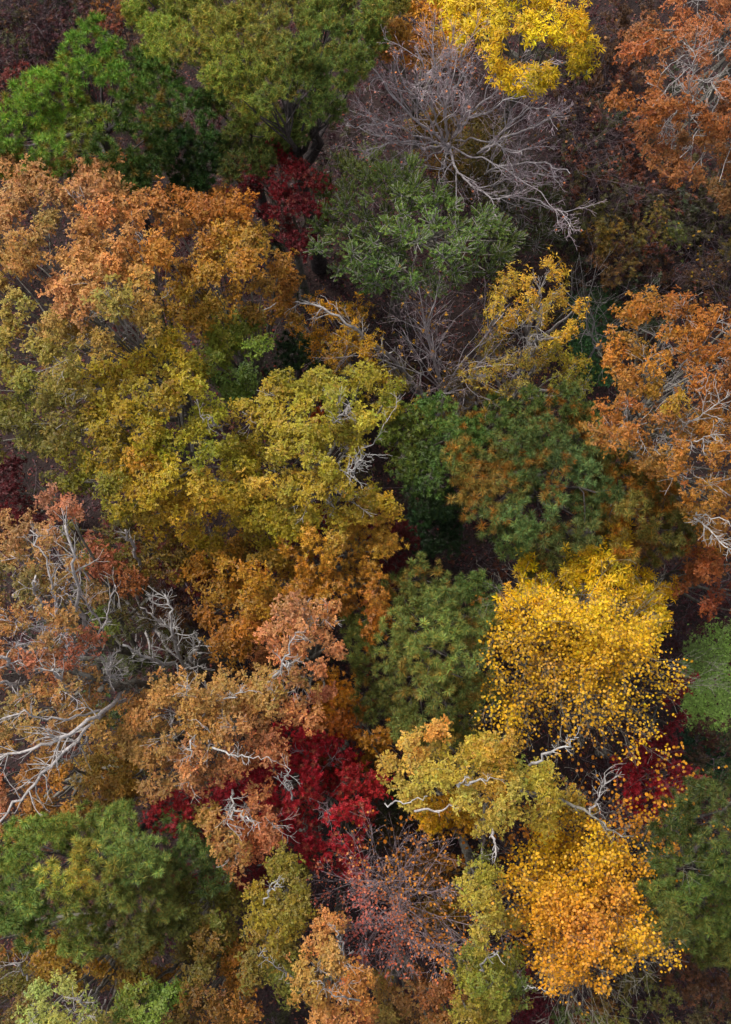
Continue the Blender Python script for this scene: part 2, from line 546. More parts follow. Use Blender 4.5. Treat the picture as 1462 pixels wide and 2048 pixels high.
def broadleaf(sp, label, poly, ztop, ctrl, drop=2.2, holes=(), dens=1.0, under=.75, size=1.0, s=1.0,
              r=None, base_px=None, bark=None, group=None, singles=0, extra=None, jit=.17, name=None, cat=None, nl=8, twr=1.0, show=0, show_bark='pale', show_r=.03):
    S = SP[sp]
    bark = bark or S['bark']
    pts, z, c = clumps(poly, S['s'] * s, ztop, drop, holes, under)
    cen = W(pts[:, 0], pts[:, 1], z)
    cc = W(c[0], c[1], ztop - drop) if base_px is None else W(base_px[0], base_px[1], ztop - drop)
    base = np.array([cc[0], cc[1], float(terrain(cc[0], cc[1]))])
    hh = ztop - drop - 1.2
    fork = np.array([cc[0] + rng.normal(0, .25), cc[1] + rng.normal(0, .25), max(hh * .72, .4)])
    NT[0] += 1
    root = thing(name or S['name'], base, label, cat or S['cat'], group)
    r = r or (.08 + .009 * ztop)
    trunk(root, base, fork, r, bark)
    # clump radius
    pxm = (CAM_Z - z) / F
    cr = S['s'] * s * pxm * rng.uniform(.6, 1.12, len(z))
    low = cen.copy(); low[:, 2] -= cr * .3
    limb_set(root, base, fork, low, r, bark, nmax=nl, top_r=.018)
    # whorl positions on and in each clump
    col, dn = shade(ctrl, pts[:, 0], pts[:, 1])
    isund = np.arange(len(z)) >= 0
    cnt = np.maximum(3, (S['dens'] * dens * dn * math.pi * cr ** 2 * rng.uniform(.75, 1.2, len(z)) * 1.15)).astype(int)
    cnt[dn * dens < .04] = 0
    ci = np.repeat(np.arange(len(z)), cnt)
    nW = len(ci)
    # each clump has a lumpy outline of its own: 5 sub-bunches
    sub = rand_dirs(len(z) * 5).reshape(len(z), 5, 3); sub[..., 2] = np.abs(sub[..., 2]) * .8
    sc = sub * .58
    pick = rng.integers(0, 5, nW)
    d = rand_dirs(nW)
    d[:, 2] = np.where(rng.random(nW) < .72, np.abs(d[:, 2]), d[:, 2])
    rad = rng.random(nW) ** .4
    loc = sc[ci, pick] + d * rad[:, None] * .55
    loc[:, 2] *= S['flat']
    th = rng.uniform(0, math.pi, len(z)); el_ = rng.uniform(1.0, 1.45, len(z))     # bunches drawn out along their twigs
    cu, su = np.cos(th)[ci], np.sin(th)[ci]
    u_ = (loc[:, 0] * cu + loc[:, 1] * su) * el_[ci]; v_ = (-loc[:, 0] * su + loc[:, 1] * cu) / el_[ci] ** .6
    loc[:, 0] = u_ * cu - v_ * su; loc[:, 1] = u_ * su + v_ * cu
    loc *= (1 + np.where(rng.random(nW) < .2, rng.uniform(0, .45, nW), 0))[:, None]
    tips = cen[ci] + loc * cr[ci][:, None] + rng.normal(0, .05, (nW, 3))
    axes = nrm(np.array([0, 0, .9]) + d * .75 + nrm(loc) * .35)
    # colour per whorl, smoothly varied
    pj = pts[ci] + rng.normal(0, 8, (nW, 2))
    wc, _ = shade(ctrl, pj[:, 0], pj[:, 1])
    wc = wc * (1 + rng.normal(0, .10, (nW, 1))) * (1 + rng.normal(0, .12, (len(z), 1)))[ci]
    hue = rng.normal(0, .05, (len(z), 1))[ci] + rng.normal(0, .06, (nW, 1))
    wc = wc * np.concatenate([1 + hue, 1 - hue * .3, 1 - hue], 1)
    brn = rng.random(nW) < .04      # some whorls already brown
    wc[brn] *= np.array([.8, .62, .6])
    if extra:                       # a share of the leaves in another colour
        m_ = rng.random(nW) < extra[1]
        wc[m_] = leafc(extra[0]) * (1 + rng.normal(0, .12, (m_.sum(), 1)))
    Uu = nrm(np.cross(axes, rand_dirs(nW))); Bb = np.cross(axes, Uu)
    whorl_object('crown', S['leaf'] + str(S['per']), whorl_meshes(S['leaf'], S['per']), root, tips - base, Uu, Bb, axes,
                 S['size'] * size * rng.uniform(.75, 1.15, nW), rng.integers(0, 8, nW), np.clip(wc, .004, .9))
    # twigs to the whorls
    tb = Buf()
    st_ = low[ci] + rng.normal(0, .05, (nW, 3))
    sel = rng.random(nW) < .22
    tb.add(*twigs(st_[sel], tips[sel], .007 * twr, .003 * twr))
    o = tb.build('twigs', M[bark], root, base)
    if o: o['kind'] = 'stuff'
    tp_ = np.nonzero(z > np.median(z))[0]
    for q in rng.permutation(tp_)[:show]:
        e = cen[q] + np.array([0, 0, cr[q] * .9])
        a = fork + (cen[q] - fork) * rng.uniform(.5, .68)
        m_ = (a + e) / 2 + rng.normal(0, .14, 3) + [0, 0, .1]
        P = bezier(a, m_, e, 12); P[1:-1] += rng.normal(0, .03, (10, 3))
        rr = np.linspace(show_r, .008, 12)
        b = Buf(); b.add(*tubes(P[None], rr[None], 6))
        ns = 7; i = rng.integers(3, 11, ns); tan = nrm(P[i + 1] - P[i]); rd = rand_dirs(ns)
        D = nrm(tan * .8 + nrm(rd - tan * np.sum(rd * tan, 1, keepdims=True)) * .8)
        for lv, (PP, RR) in enumerate(grow(P[i], D, rng.uniform(.3, .8, ns), np.maximum(rr[i] * .5, .008), [(4, .55, .6)], K=6, wob=.16, up=.03)):
            b.add(*tubes(PP, np.maximum(RR, .0045), 4))
        b.build('limb', M[show_bark], root, base)
    return root, base, fork

# round-leaved trees: single leaves on a fan of fine branches
def grow(start, dirs, length, rad, levels, K=7, wob=.10, up=.05, u0=.18):
    """start (n,3) dirs (n,3): returns list of (polylines, radii) per level and the last level's points"""
    out_ = []
    S_, D_, L_, R_ = start, nrm(dirs), np.asarray(length, float), np.asarray(rad, float)
    for lv in range(len(levels) + 1):
        n = len(S_)
        P = np.empty((n, K, 3)); P[:, 0] = S_
        d = D_.copy()
        for k in range(1, K):
            d = nrm(d + rng.normal(0, wob, (n, 3)) + np.array([0, 0, up]))
            P[:, k] = P[:, k - 1] + d * (L_ / (K - 1))[:, None]
        t = np.linspace(0, 1, K)
        RR = R_[:, None] * (1 - .74 * t ** 1.25)[None]
        out_.append((P, RR))
        if lv == len(levels):
            break
        ch, lr, ang = levels[lv]
        i = np.repeat(np.arange(n), ch)
        u = rng.uniform(u0, .98, len(i)) * (K - 1)
        k = np.minimum(u.astype(int), K - 2); f = (u - k)[:, None]
        S2 = P[i, k] * (1 - f) + P[i, k + 1] * f
        tan = nrm(P[i, k + 1] - P[i, k])
        rd = nrm(rng.normal(size=(len(i), 3)))
        perp = nrm(rd - tan * np.sum(rd * tan, 1, keepdims=True))
        a = rng.normal(ang, .15, len(i))[:, None]
        D_ = nrm(tan * np.cos(a) + perp * np.sin(a))
        L_ = L_[i] * lr * rng.uniform(.55, 1.25, len(i)) * (1.15 - .5 * u / (K - 1))
        R_ = np.maximum(RR[i, k] * .55, .004)
        S_ = S2
    return out_

def add_single_leaves(root, base, kind, P, X, N, size, cols, n, matk='leaf_o', name='leaf', zbias=True):
    """the n leaves nearest the camera become parts that share mesh data"""
    tv, tf = LEAF[kind]
    me = mesh_from(name, tv * [1, 1, 1.6], [tf], np.ones((len(tv), 3))); me.materials.append(M[matk])
    idx = np.argsort(-P[:, 2] + rng.normal(0, .6, len(P)))[:n]
    from mathutils import Matrix
    X = nrm(X[idx]); Nn = nrm(N[idx] - X * np.sum(N[idx] * X, 1, keepdims=True)); Y = np.cross(Nn, X)
    for j, i in enumerate(idx):
        o = bpy.data.objects.new(name, me)
        C.collection.objects.link(o)
        o.parent = root
        s = float(size[i]); q = P[i] - base
        o.matrix_local = Matrix(((X[j, 0] * s, Y[j, 0] * s, Nn[j, 0] * s, q[0]), (X[j, 1] * s, Y[j, 1] * s, Nn[j, 1] * s, q[1]), (X[j, 2] * s, Y[j, 2] * s, Nn[j, 2] * s, q[2]), (0, 0, 0, 1)))
        o.color = (*[float(x) for x in cols[i]], 1)
    keep = np.ones(len(P), bool); keep[idx] = False
    return keep

def fan_tree(label, fork_px, zf, ends, name, cat, bark='pale', r=.12, levels=((7, .5, .5), (5, .55, .55), (3, .6, .6)),
             leafs=None, group=None, rl=.045, wob=.08, singles=0, tw=1.0, up=.04, trunk_r=None, bark2=None, u0=.18, reach=1.0):
    """a tree seen from above as limbs fanning out of a fork; ends = [(px, py, z)] of its main limbs"""
    fk = W(fork_px[0], fork_px[1], zf)
    base = np.array([fk[0], fk[1], float(terrain(fk[0], fk[1]))])
    root = thing(name, base, label, cat, group)
    trunk(root, base, fk, trunk_r or r, bark)
    E = np.array([W(*e) for e in ends])
    E = fk + (E - fk) * reach
    st_ = fk[None] - np.array([0, 0, 1.0]) * rng.uniform(0, 1.6, (len(E), 1)) * (zf > 5)
    L = np.linalg.norm(E - st_, axis=1)
    res = grow(st_, E - st_, L, rl * rng.uniform(.7, 1.1, len(E)), levels, wob=wob, up=up, u0=u0)
    # main limbs: each a part carrying its own side branches
    n0 = len(E)
    own = [np.arange(n0)]
    for ch, _, _ in levels:
        own.append(np.repeat(own[-1], ch))
    for i in range(n0):
        b = Buf(); b2 = Buf()
        for lv, (P, RR) in enumerate(res):
            m_ = own[lv] == i
            st2 = 1 if lv < 2 else 2
            (b if lv < 2 else b2).add(*tubes(P[m_][:, ::st2], np.maximum(RR[m_][:, ::st2], .0035 * tw), (6, 4, 3, 3)[lv]))
        lo = b.build('limb', M[bark], root, base, False)
        tw_ = b2.build('twigs', M[bark2 or bark], lo, base)
        if tw_: tw_['kind'] = 'stuff'; tw_.location = (0, 0, 0)
    if leafs:
        # leafs: dict(kind,size,n,ctrl,hang)
        Q = np.concatenate([res[-1][0][:, 2:].reshape(-1, 3), res[-2][0][:, 3:].reshape(-1, 3)])
        pick = rng.integers(0, len(Q), int(leafs['n'] * 2.2))
        P = Q[pick] + rng.normal(0, leafs.get('spread', .07), (len(pick), 3))
        px, py = to_px(P)
        col, dn = shade(leafs['ctrl'], px, py)
        keep = rng.random(len(P)) < dn / 2.2
        if 'poly' in leafs:
            jx, jy = rng.normal(0, 14, (2, len(P)))
            bx = 16 * np.sin(px * .06 + py * .045) + 12 * np.sin(py * .09 - px * .05)
            keep &= in_poly(px + jx + bx, py + jy + bx, leafs['poly'])
        P, col = P[keep], col[keep]
        n = len(P)
        X = rand_dirs(n) * [1, 1, .5] + [0, 0, -.35]
        N_ = np.array([0, 0, 1.0]) + rng.normal(0, .45, (n, 3))
        size = leafs['size'] * rng.uniform(.7, 1.2, n)
        col = np.clip(col * (1 + rng.normal(0, .15, (n, 1))) * (1 + rng.normal(0, .06, (n, 3))), .01, .95)
        kp = np.ones(n, bool)
        if singles:
            kp = add_single_leaves(root, base, leafs['kind'], P, X, N_, size, col, singles)
        b = Buf()
        b.add(*leaves(leafs['kind'], P[kp], X[kp], N_[kp], size[kp], col[kp]))
        o = b.build('crown', M['leaf'], root, base)
        if o: o['kind'] = 'stuff'
    return root, base, fk

def to_px(P):
    x = P[..., 0]; y = P[..., 1]; z = P[..., 2] - CAM_Z
    yc = y * ct + z * st
    zc = -y * st + z * ct
    return PW / 2 + F * x / -zc, PH / 2 - F * yc / -zc

# ------------------------------------------------------------------ conifers
def tuft_template(n, L, w, spread, seed, droop=0.0, stem=.0):
    """needles of unit tuft around +z; returns verts and tris"""
    g = np.random.default_rng(seed)
    ph = g.uniform(0, 6.283, n)
    el = g.uniform(spread[0], spread[1], n)          # angle from the axis
    d = np.stack([np.sin(el) * np.cos(ph), np.sin(el) * np.sin(ph), np.cos(el)], -1)
    p0 = np.stack([np.zeros(n), np.zeros(n), -stem * g.random(n)], -1)
    ln = L * g.uniform(.7, 1.1, n)[:, None]
    side = nrm(np.cross(d, g.normal(size=(n, 3)))) * w
    a = p0 + d * .012 - side; b = p0 + d * .012 + side
    mid = p0 + d * ln * .6
    c = p0 + d * ln + np.array([0, 0, -droop]) * ln
    V = np.stack([a, b, c], 1).reshape(-1, 3)
    return V, np.arange(n * 3).reshape(-1, 3)

def needle_tints(V, f=.26):
    m = len(V) // 3
    c = np.ones((m, 3)) * rng.uniform(.65, 1.35, (m, 1))
    o = rng.random(m) < f
    c[o] *= np.array([1.7, 1.05, .8])
    return np.repeat(c, 3, 0)

GN_TUFT = {}
TUFT = {
    'pitch': [tuft_template(84, .19, .0085, (.25, 1.75), 5 + i, .12, .10) for i in range(4)],
    'soft':  [tuft_template(62, .13, .006, (.2, 1.5), 25 + i, .1, .20) for i in range(4)],
    'cedar': [tuft_template(120, .058, .0055, (.25, 1.35), 45 + i, 0, .30) for i in range(4)],
}
CON = {
    'pitch': dict(dens=29, s=46, flat=.55, name='pine_tree', cat='pine tree', bark='dark'),
    'soft':  dict(dens=100, s=40, flat=.6, name='white_pine_tree', cat='pine tree', bark='dark'),
    'cedar': dict(dens=80, s=34, flat=.7, name='cedar_tree', cat='cedar tree', bark='grey'),
}

def conifer(sp, label, poly, ztop, ctrl, drop=3.0, holes=(), dens=1.0, parts=250, base_px=None, extra=None, group=None, s=1.0,
            scale=1.0, under=.8, r=None, top=True, lean=None):
    from mathutils import Matrix
    S = CON[sp]
    pts, z, c = clumps(poly, S['s'] * s, ztop, drop, holes, under)
    z = z + rng.normal(0, .55, len(z))
    cen = W(pts[:, 0], pts[:, 1], z)
    cc = W(c[0], c[1], ztop - drop) if base_px is None else W(base_px[0], base_px[1], ztop - drop)
    base = np.array([cc[0], cc[1], float(terrain(cc[0], cc[1]))])
    root = thing(S['name'], base, label, S['cat'], group)
    r = r or (.09 + .011 * ztop)
    fork = np.array([cc[0], cc[1], ztop * .78])
    if lean is not None:
        fork = W(lean[0], lean[1], ztop * .8)
    trunk(root, base, fork, r, S['bark'])
    pxm = (CAM_Z - z) / F
    cr = S['s'] * s * pxm * rng.uniform(.68, 1.12, len(z))
    low = cen.copy(); low[:, 2] -= cr * .35
    limb_set(root, base, fork, low, r * .8, S['bark'], nmax=9, top_r=.014)
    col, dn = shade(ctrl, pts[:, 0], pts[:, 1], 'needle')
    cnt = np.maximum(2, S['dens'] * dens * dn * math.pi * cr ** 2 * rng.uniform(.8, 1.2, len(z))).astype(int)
    ci = np.repeat(np.arange(len(z)), cnt)
    n = len(ci)
    d = rand_dirs(n)
    d[:, 2] = np.where(rng.random(n) < .8, np.abs(d[:, 2]), d[:, 2])
    loc = d * (rng.random(n) ** .35)[:, None]
    loc[:, 2] *= S['flat']
    P = cen[ci] + loc * cr[ci][:, None]
    outw = nrm(P[:, :2] - base[:2])
    ax = nrm(np.array([0, 0, 1.0]) + d * .55 + np.concatenate([outw, np.zeros((n, 1))], 1) * .35 + rng.normal(0, .15, (n, 3)))
    pj = pts[ci] + rng.normal(0, 7, (n, 2))
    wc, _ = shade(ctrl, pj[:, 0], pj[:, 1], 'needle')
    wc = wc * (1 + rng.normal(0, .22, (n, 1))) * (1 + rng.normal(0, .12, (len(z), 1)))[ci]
    if extra:
        m_ = rng.random(n) < extra[1] * (rng.random(len(z)) ** 2 * 3)[ci]      # browning goes branch by branch
        wc[m_] = wc[m_] * .45 + .55 * leafc(extra[0]) * (1 + rng.normal(0, .15, (m_.sum(), 1)))
    wc = np.clip(wc, .004, .6)
    sz = scale * rng.uniform(.7, 1.35, n)
    U = nrm(np.cross(ax, rand_dirs(n))); B = np.cross(ax, U)
    var = rng.integers(0, 4, n)
    sel = np.zeros(n, bool)
    if parts:
        px, py = to_px(P)
        inn = (px > 0) & (px < PW) & (py > 0) & (py < PH)
        order = np.argsort(-(P[:, 2] + rng.normal(0, .5, n)) + (~inn) * 100)
        sel[order[:parts]] = True
        ms = []
        for q in range(4):
            V, Fc = TUFT[sp][q]
            me = mesh_from('needle_tuft', V, [Fc], needle_tints(V)); me.materials.append(M['needle_o']); ms.append(me)
        for i in np.nonzero(sel)[0]:
            o = bpy.data.objects.new('needle_tuft', ms[var[i]])
            C.collection.objects.link(o); o.parent = root
            s_ = sz[i]; q = P[i] - base
            o.matrix_local = Matrix([[float(U[i, k] * s_), float(B[i, k] * s_), float(ax[i, k] * s_), float(q[k])] for k in range(3)] + [[0, 0, 0, 1]])
            o.color = (*[float(x) for x in wc[i]], 1)
    if sp not in GN_TUFT:
        ms = []
        for q in range(4):
            V, Fc = TUFT[sp][q]
            me = mesh_from('needle_whorl', V, [Fc], needle_tints(V)); me.materials.append(M['needle_i']); ms.append(me)
        GN_TUFT[sp] = ms
    k_ = ~sel
    whorl_object('needles', sp, GN_TUFT[sp], root, P[k_] - base, U[k_], B[k_], ax[k_], sz[k_], var[k_], wc[k_])
    tb = Buf()
    sl = rng.random(n) < .2
    if sp == 'cedar': sl = rng.random(n) < .45
    tb.add(*twigs(low[ci][sl] + rng.normal(0, .06, (sl.sum(), 3)), P[sl] + (ax[sl] * .06 if sp == 'cedar' else 0), .008, .005))
    o = tb.build('twigs', M['pale' if sp == 'cedar' else S['bark']], root, base)
    o['kind'] = 'stuff'
    return root, base, fork

def px_limb(tree, pts, r0, r1, bark='white', side=10, sub=3, slen=.5, name='limb', wob=.10, K=16, full=False, lift=0.0):
    """a bare limb following pixel/height points, with side twigs, belonging to a tree"""
    root, base = tree[0], tree[1]
    Q = np.array([W(p[0], p[1], p[2] + lift) for p in pts])
    t = np.linspace(0, len(Q) - 1, K); k = np.minimum(t.astype(int), len(Q) - 2); f = (t - k)[:, None]
    P = Q[k] * (1 - f) + Q[k + 1] * f
    for _ in range(1):
        P[1:-1] = (P[:-2] + 2 * P[1:-1] + P[2:]) / 4
    P[1:-1] += rng.normal(0, .04, (K - 2, 3))
    if bark != 'dark' and r0 < .1 and not full: r0, r1 = r0 * .72, min(r0, r1) * .32
    side = int(side * 1.6)
    rr = np.linspace(r0, r1, K) * rng.uniform(.9, 1.12, K)
    b = Buf(); b.add(*tubes(P[None], rr[None], 7))
    if side:
        i = rng.integers(int(K * .25), K - 1, side)
        tan = nrm(P[i + 1] - P[i]); rd = rand_dirs(side)
        D = nrm(tan * .8 + nrm(rd - tan * np.sum(rd * tan, 1, keepdims=True)) * .8 + [0, 0, .1])
        res = grow(P[i], D, slen * rng.uniform(.4, 1.3, side), np.maximum(rr[i] * .5, .009), [(sub, .6, .6)], K=6, wob=.2, up=.02)
        for lv, (PP, RR) in enumerate(res):
            b.add(*tubes(PP, np.maximum(RR, .004), 4))
    return b.build(name, M[bark], root, base, True)


def limbed_tree(label, fork_px, zf, limbs, name, cat, bark, bark2, r, rl, counts=(12, 5, 3), lens=(1.5, .5, .5), leafs=None, tip=.3):
    """a bare tree whose main limbs follow given bends; limbs = [((px, py), ...), z at the tip, thickness]"""
    fk = W(fork_px[0], fork_px[1], zf)
    base = np.array([fk[0], fk[1], float(terrain(fk[0], fk[1]))])
    root = thing(name, base, label, cat)
    trunk(root, base, fk, r, bark)
    ends = []
    for pts, z0, z1, th in limbs:
        K = 22
        n = len(pts)
        Q = np.array([W(p[0], p[1], z0 + (z1 - z0) * (i / (n - 1)) ** .85) for i, p in enumerate(pts)])
        t = np.linspace(0, n - 1, K); k = np.minimum(t.astype(int), n - 2); f = (t - k)[:, None]
        P = Q[k] * (1 - f) + Q[k + 1] * f
        for _ in range(3):
            P[1:-1] = (P[:-2] + 2 * P[1:-1] + P[2:]) / 4
        P[1:-1] += np.stack([np.convolve(rng.normal(0, .045, K - 2 + 2), [.5, .5, .5], 'valid') for _ in range(3)], 1)
        rr = rl * th * np.linspace(1, tip, K)
        b = Buf(); b2 = Buf()
        b.add(*tubes(P[None], rr[None], 7))
        c0 = counts[0]
        i = np.clip((rng.uniform(.12, .99, c0) * (K - 1)).astype(int), 1, K - 2)
        tan = nrm(P[i + 1] - P[i]); rd = rand_dirs(c0)
        D = nrm(tan + nrm(rd - tan * np.sum(rd * tan, 1, keepdims=True)) * rng.uniform(.4, .8, (c0, 1)) + [0, 0, .15])
        D[-1] = tan[-1]; D[-2] = nrm(tan[-2] + [.2, .1, 0])
        L = lens[0] * rng.uniform(.5, 1.25, c0) * (1.15 - .5 * i / K)
        res = grow(P[i], D, L, np.maximum(rr[i] * .6, .012), [(counts[1], lens[1], .55), (counts[2], lens[2], .6)], K=8, wob=.13, up=.03, u0=.3)
        for lv, (PP, RR) in enumerate(res):
            (b if lv == 0 else b2).add(*tubes(PP[:, ::1 if lv < 1 else 2], np.maximum(RR[:, ::1 if lv < 1 else 2], .0045), (5, 4, 3)[lv]))
            if lv == 2:
                ends.append(PP[:, 4:].reshape(-1, 3))
        lo = b.build('limb', M[bark], root, base)
        o = b2.build('twigs', M[bark2], lo, base)
        o['kind'] = 'stuff'
    if leafs:
        Q = np.concatenate(ends)
        Q = Q[rng.integers(0, len(Q), int(leafs['n'] * 2.2))]
        px, py = to_px(Q)
        col, dn = shade(leafs['ctrl'], px, py)
        kp = rng.random(len(Q)) < dn / 2.2
        Q, col = Q[kp], col[kp]; n = len(Q)
        b = Buf()
        b.add(*leaves('round', Q, rand_dirs(n) * [1, 1, .5], np.array([0, 0, 1.0]) + rng.normal(0, .6, (n, 3)), leafs['size'] * rng.uniform(.6, 1.2, n), col * (1 + rng.normal(0, .15, (n, 1)))))
        o = b.build('crown', M['leaf'], root, base); o['kind'] = 'stuff'
    return root, base, fk

# ------------------------------------------------------------------ conifers of the canopy
conifer('pitch', 'bright green round pine in the upper left corner beside the orange oak',
        [(180,40),(240,90),(285,150),(330,220),(350,290),(345,350),(240,385),(215,345),(110,350),(10,330),(-40,300),(-10,240),(40,190),(75,150),(130,110),(160,70)],
        15.5, toned([(150,200,'#5b9a2a'),(60,290,'#4f8a2c'),(100,230,'#5fa02c'),(200,120,'#4c8a2e'),(200,330,'#3c6a2c'),(300,260,'#3c6a2e'),(330,330,'#2f5a2c'),(160,280,'#5c7f2e')], (1.12, 1, 0.95), (0, 0, 0)),
        extra=('#8a6a2c', .10), parts=280)
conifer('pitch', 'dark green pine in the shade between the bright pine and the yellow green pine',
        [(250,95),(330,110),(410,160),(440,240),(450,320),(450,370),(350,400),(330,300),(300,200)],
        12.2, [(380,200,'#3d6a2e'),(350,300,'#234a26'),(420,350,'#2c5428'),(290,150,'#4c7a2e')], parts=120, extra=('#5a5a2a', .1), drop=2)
tp = conifer('soft', 'large yellow green white pine with dark crooked trunk at the top edge',
        [(255,-60),(560,-80),(830,-60),(800,50),(720,110),(700,200),(670,230),(600,240),(560,180),(520,240),(430,180),(400,150),(330,110),(265,70)],
        16.5, toned([(310,60,'#7f9a34'),(420,60,'#8f9a3c'),(460,150,'#7f962f'),(520,60,'#7d8c3a'),(640,60,'#5f7c32'),(640,180,'#62803a'),(740,50,'#5c7a30'),(560,20,'#8b9440'),(800,20,'#7a8030')], (0.93, 1, 1.05), (0, 0, 0)),
        parts=300, extra=('#8f7f34', .14), base_px=(600,230), lean=(575,200))
conifer('soft', 'dull green white pine bough mass above the dark red maple at upper left',
        [(400,150),(450,190),(540,230),(600,250),(600,290),(540,300),(500,345),(450,360),(440,280),(420,220)],
        12.5, [(480,220,'#5f7f30'),(470,320,'#4a6530'),(560,270,'#50703a'),(540,230,'#6f8a34')], parts=120, extra=('#7a5a30', .08), drop=1.5)
tg = conifer('cedar', 'fine textured green cedar with pale twigs under the large bare tree',
        [(640,330),(690,300),(760,300),(860,350),(900,400),(1000,440),(1050,490),(970,560),(880,580),(800,595),(700,565),(630,530),(620,440)],
        13.8, toned([(760,380,'#5d8242'),(700,330,'#62824a'),(840,440,'#4f7a36'),(950,470,'#486f36'),(690,450,'#54783c'),(760,540,'#4e7a40'),(1020,500,'#4a6a38'),(640,500,'#4a6e40')], (1.22, 1.18, 1.2), (0, 0, 0)),
        parts=300, drop=3.2, extra=('#7a8450', .08))
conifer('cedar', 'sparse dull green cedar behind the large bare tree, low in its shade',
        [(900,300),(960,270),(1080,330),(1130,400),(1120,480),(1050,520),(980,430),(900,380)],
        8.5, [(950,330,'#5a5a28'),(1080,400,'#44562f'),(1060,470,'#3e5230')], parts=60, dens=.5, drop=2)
conifer('pitch', 'wide dark pine flecked with orange needles right of the centre',
        [(880,830),(960,810),(1040,790),(1110,770),(1180,800),(1210,880),(1230,960),(1250,1040),(1230,1120),(1130,1150),(1060,1130),(1000,1080),(940,1010),(890,940)],
        14.8, toned([(1100,840,'#3e5c2c'),(950,860,'#3e6a30'),(1060,930,'#3d5e34'),(960,960,'#6e6a2e'),(1100,900,'#41603a'),(1120,1000,'#44683c'),(1000,1050,'#42683a'),(1130,1100,'#4a5e36'),(1150,960,'#3b5c38')], (1.2, 1.12, 1.1), (0, 0, 0)),
        parts=300, extra=('#b07428', .15), dens=1.0)
conifer('pitch', 'loose dark pine over orange foliage on the right, next to the wide dark pine',
        [(1220,920),(1280,930),(1340,970),(1380,1040),(1350,1110),(1300,1120),(1230,1100),(1200,1020)],
        13.8, toned([(1280,980,'#455f34'),(1340,1050,'#3f5a36'),(1240,1060,'#52642e')], (1.45, 1.12, .9), (0, 0, 0)), parts=120, dens=.75, extra=('#c08028', .25), drop=1.6)
conifer('pitch', 'blue green pine in the lower middle, left of the golden tree',
        [(700,1240),(780,1190),(800,1150),(880,1150),(970,1170),(985,1250),(965,1330),(985,1390),(945,1480),(850,1490),(770,1450),(710,1350)],
        15.0, toned([(840,1170,'#4c6e3c'),(930,1180,'#45703f'),(780,1260,'#5b7f44'),(850,1280,'#5f8a48'),(940,1300,'#557d4a'),(900,1430,'#4c6c3c'),(770,1380,'#4c6a3a'),(840,1360,'#5b7c44')], (1.2, 1.05, 0.95), (0, 0, 0)),
        parts=300, extra=('#9a7a34', .14))
conifer('pitch', 'light green pine with bright tufts at the lower left edge',
        [(10,1690),(110,1640),(200,1620),(300,1645),(340,1700),(350,1770),(340,1850),(280,1905),(120,1890),(-30,1850),(-40,1740)],
        15.5, toned([(60,1720,'#6aa042'),(200,1660,'#6d9a48'),(260,1690,'#62944a'),(110,1830,'#5c8c40'),(200,1780,'#6c9444'),(165,1760,'#a8b23c'),(300,1790,'#5f7c3a'),(30,1800,'#5a8a40'),(250,1860,'#566e34')], (0.95, 0.92, 0.95), (4, 0, 0)),
        parts=300, extra=('#7d8a3c', .12))
conifer('pitch', 'small green pine bough reaching over the red maple at lower left',
        [(330,1640),(400,1650),(450,1700),(455,1760),(400,1780),(340,1760)],
        12.5, [(390,1700,'#54783e'),(440,1740,'#4c6a38')], parts=60, drop=1, dens=.7)
conifer('pitch', 'tall dark blue green pine at the lower right edge',
        [(1310,1640),(1370,1600),(1400,1560),(1520,1540),(1540,1940),(1400,1920),(1320,1880),(1290,1790),(1290,1690)],
        14.5, toned([(1350,1660,'#2c4c2c'),(1400,1760,'#3c6e3c'),(1440,1840,'#3e6c3a'),(1430,1640,'#2c4a30'),(1330,1850,'#3c5a34'),(1450,1900,'#34502c')], (1.45, 1.12, .9), (0, 0, 0)),
        parts=300, extra=('#3a5a34', .1))
conifer('pitch', 'small dark green pine in the gap beside the golden leaning tree',
        [(610,690),(650,680),(680,710),(670,750),(620,750)], 7.5, [(640,710,'#2c4a2c')], parts=30, drop=.8)
conifer('pitch', 'young dark pine in the gap under the green patch at left centre',
        [(540,650),(600,640),(620,700),(600,760),(550,760)], 6.0, [(580,700,'#22402a')], parts=30, drop=.8)

# ------------------------------------------------------------------ oaks and other broadleaved trees
oak_l = broadleaf('oak', 'huge tan orange oak filling the left edge above the centre',
        [(-60,350),(50,325),(140,322),(200,345),(250,360),(300,360),(330,420),(350,490),(325,600),(300,650),(215,650),(200,690),(160,700),(120,740),(170,800),(190,880),(80,910),(-60,920)],
        17.0, toned([(30,400,'#cf9252'),(150,370,'#c98b50'),(90,430,'#b79446'),(220,440,'#d29350'),(290,380,'#c4823c'),(300,500,'#c98a34'),(230,520,'#d2944c'),(60,520,'#d09a4c'),(20,600,'#c0a044'),(130,600,'#d8985a'),(60,670,'#a8963a'),(240,620,'#b89c3c'),(130,680,'#ad9038'),(50,760,'#8a8a30'),(100,860,'#7d7024'),(20,860,'#7a7224'),(170,830,'#857426')], (1, 1, 1), (2, 6, 8)),
        holes=[(200,640,38),(250,660,30),(115,600,14)], drop=3.5, show=8, group='oaks in autumn colour', base_px=(300,740), nl=10)
oak_m = broadleaf('oak', 'orange gold rounded oak between the tan oak and the dark red maple',
        [(350,390),(400,372),(460,385),(510,450),(550,500),(595,560),(580,640),(500,650),(440,630),(380,640),(330,600),(325,520),(345,460)],
        15.0, [(400,410,'#c07f34'),(460,430,'#c28634'),(480,500,'#c29a34'),(540,560,'#a87426'),(370,520,'#b57c28'),(430,580,'#a8862c'),(360,600,'#b0902c'),(520,620,'#9c7a26'),(440,640,'#a89030')],
        group='oaks in autumn colour', drop=2.6, base_px=(470,700))
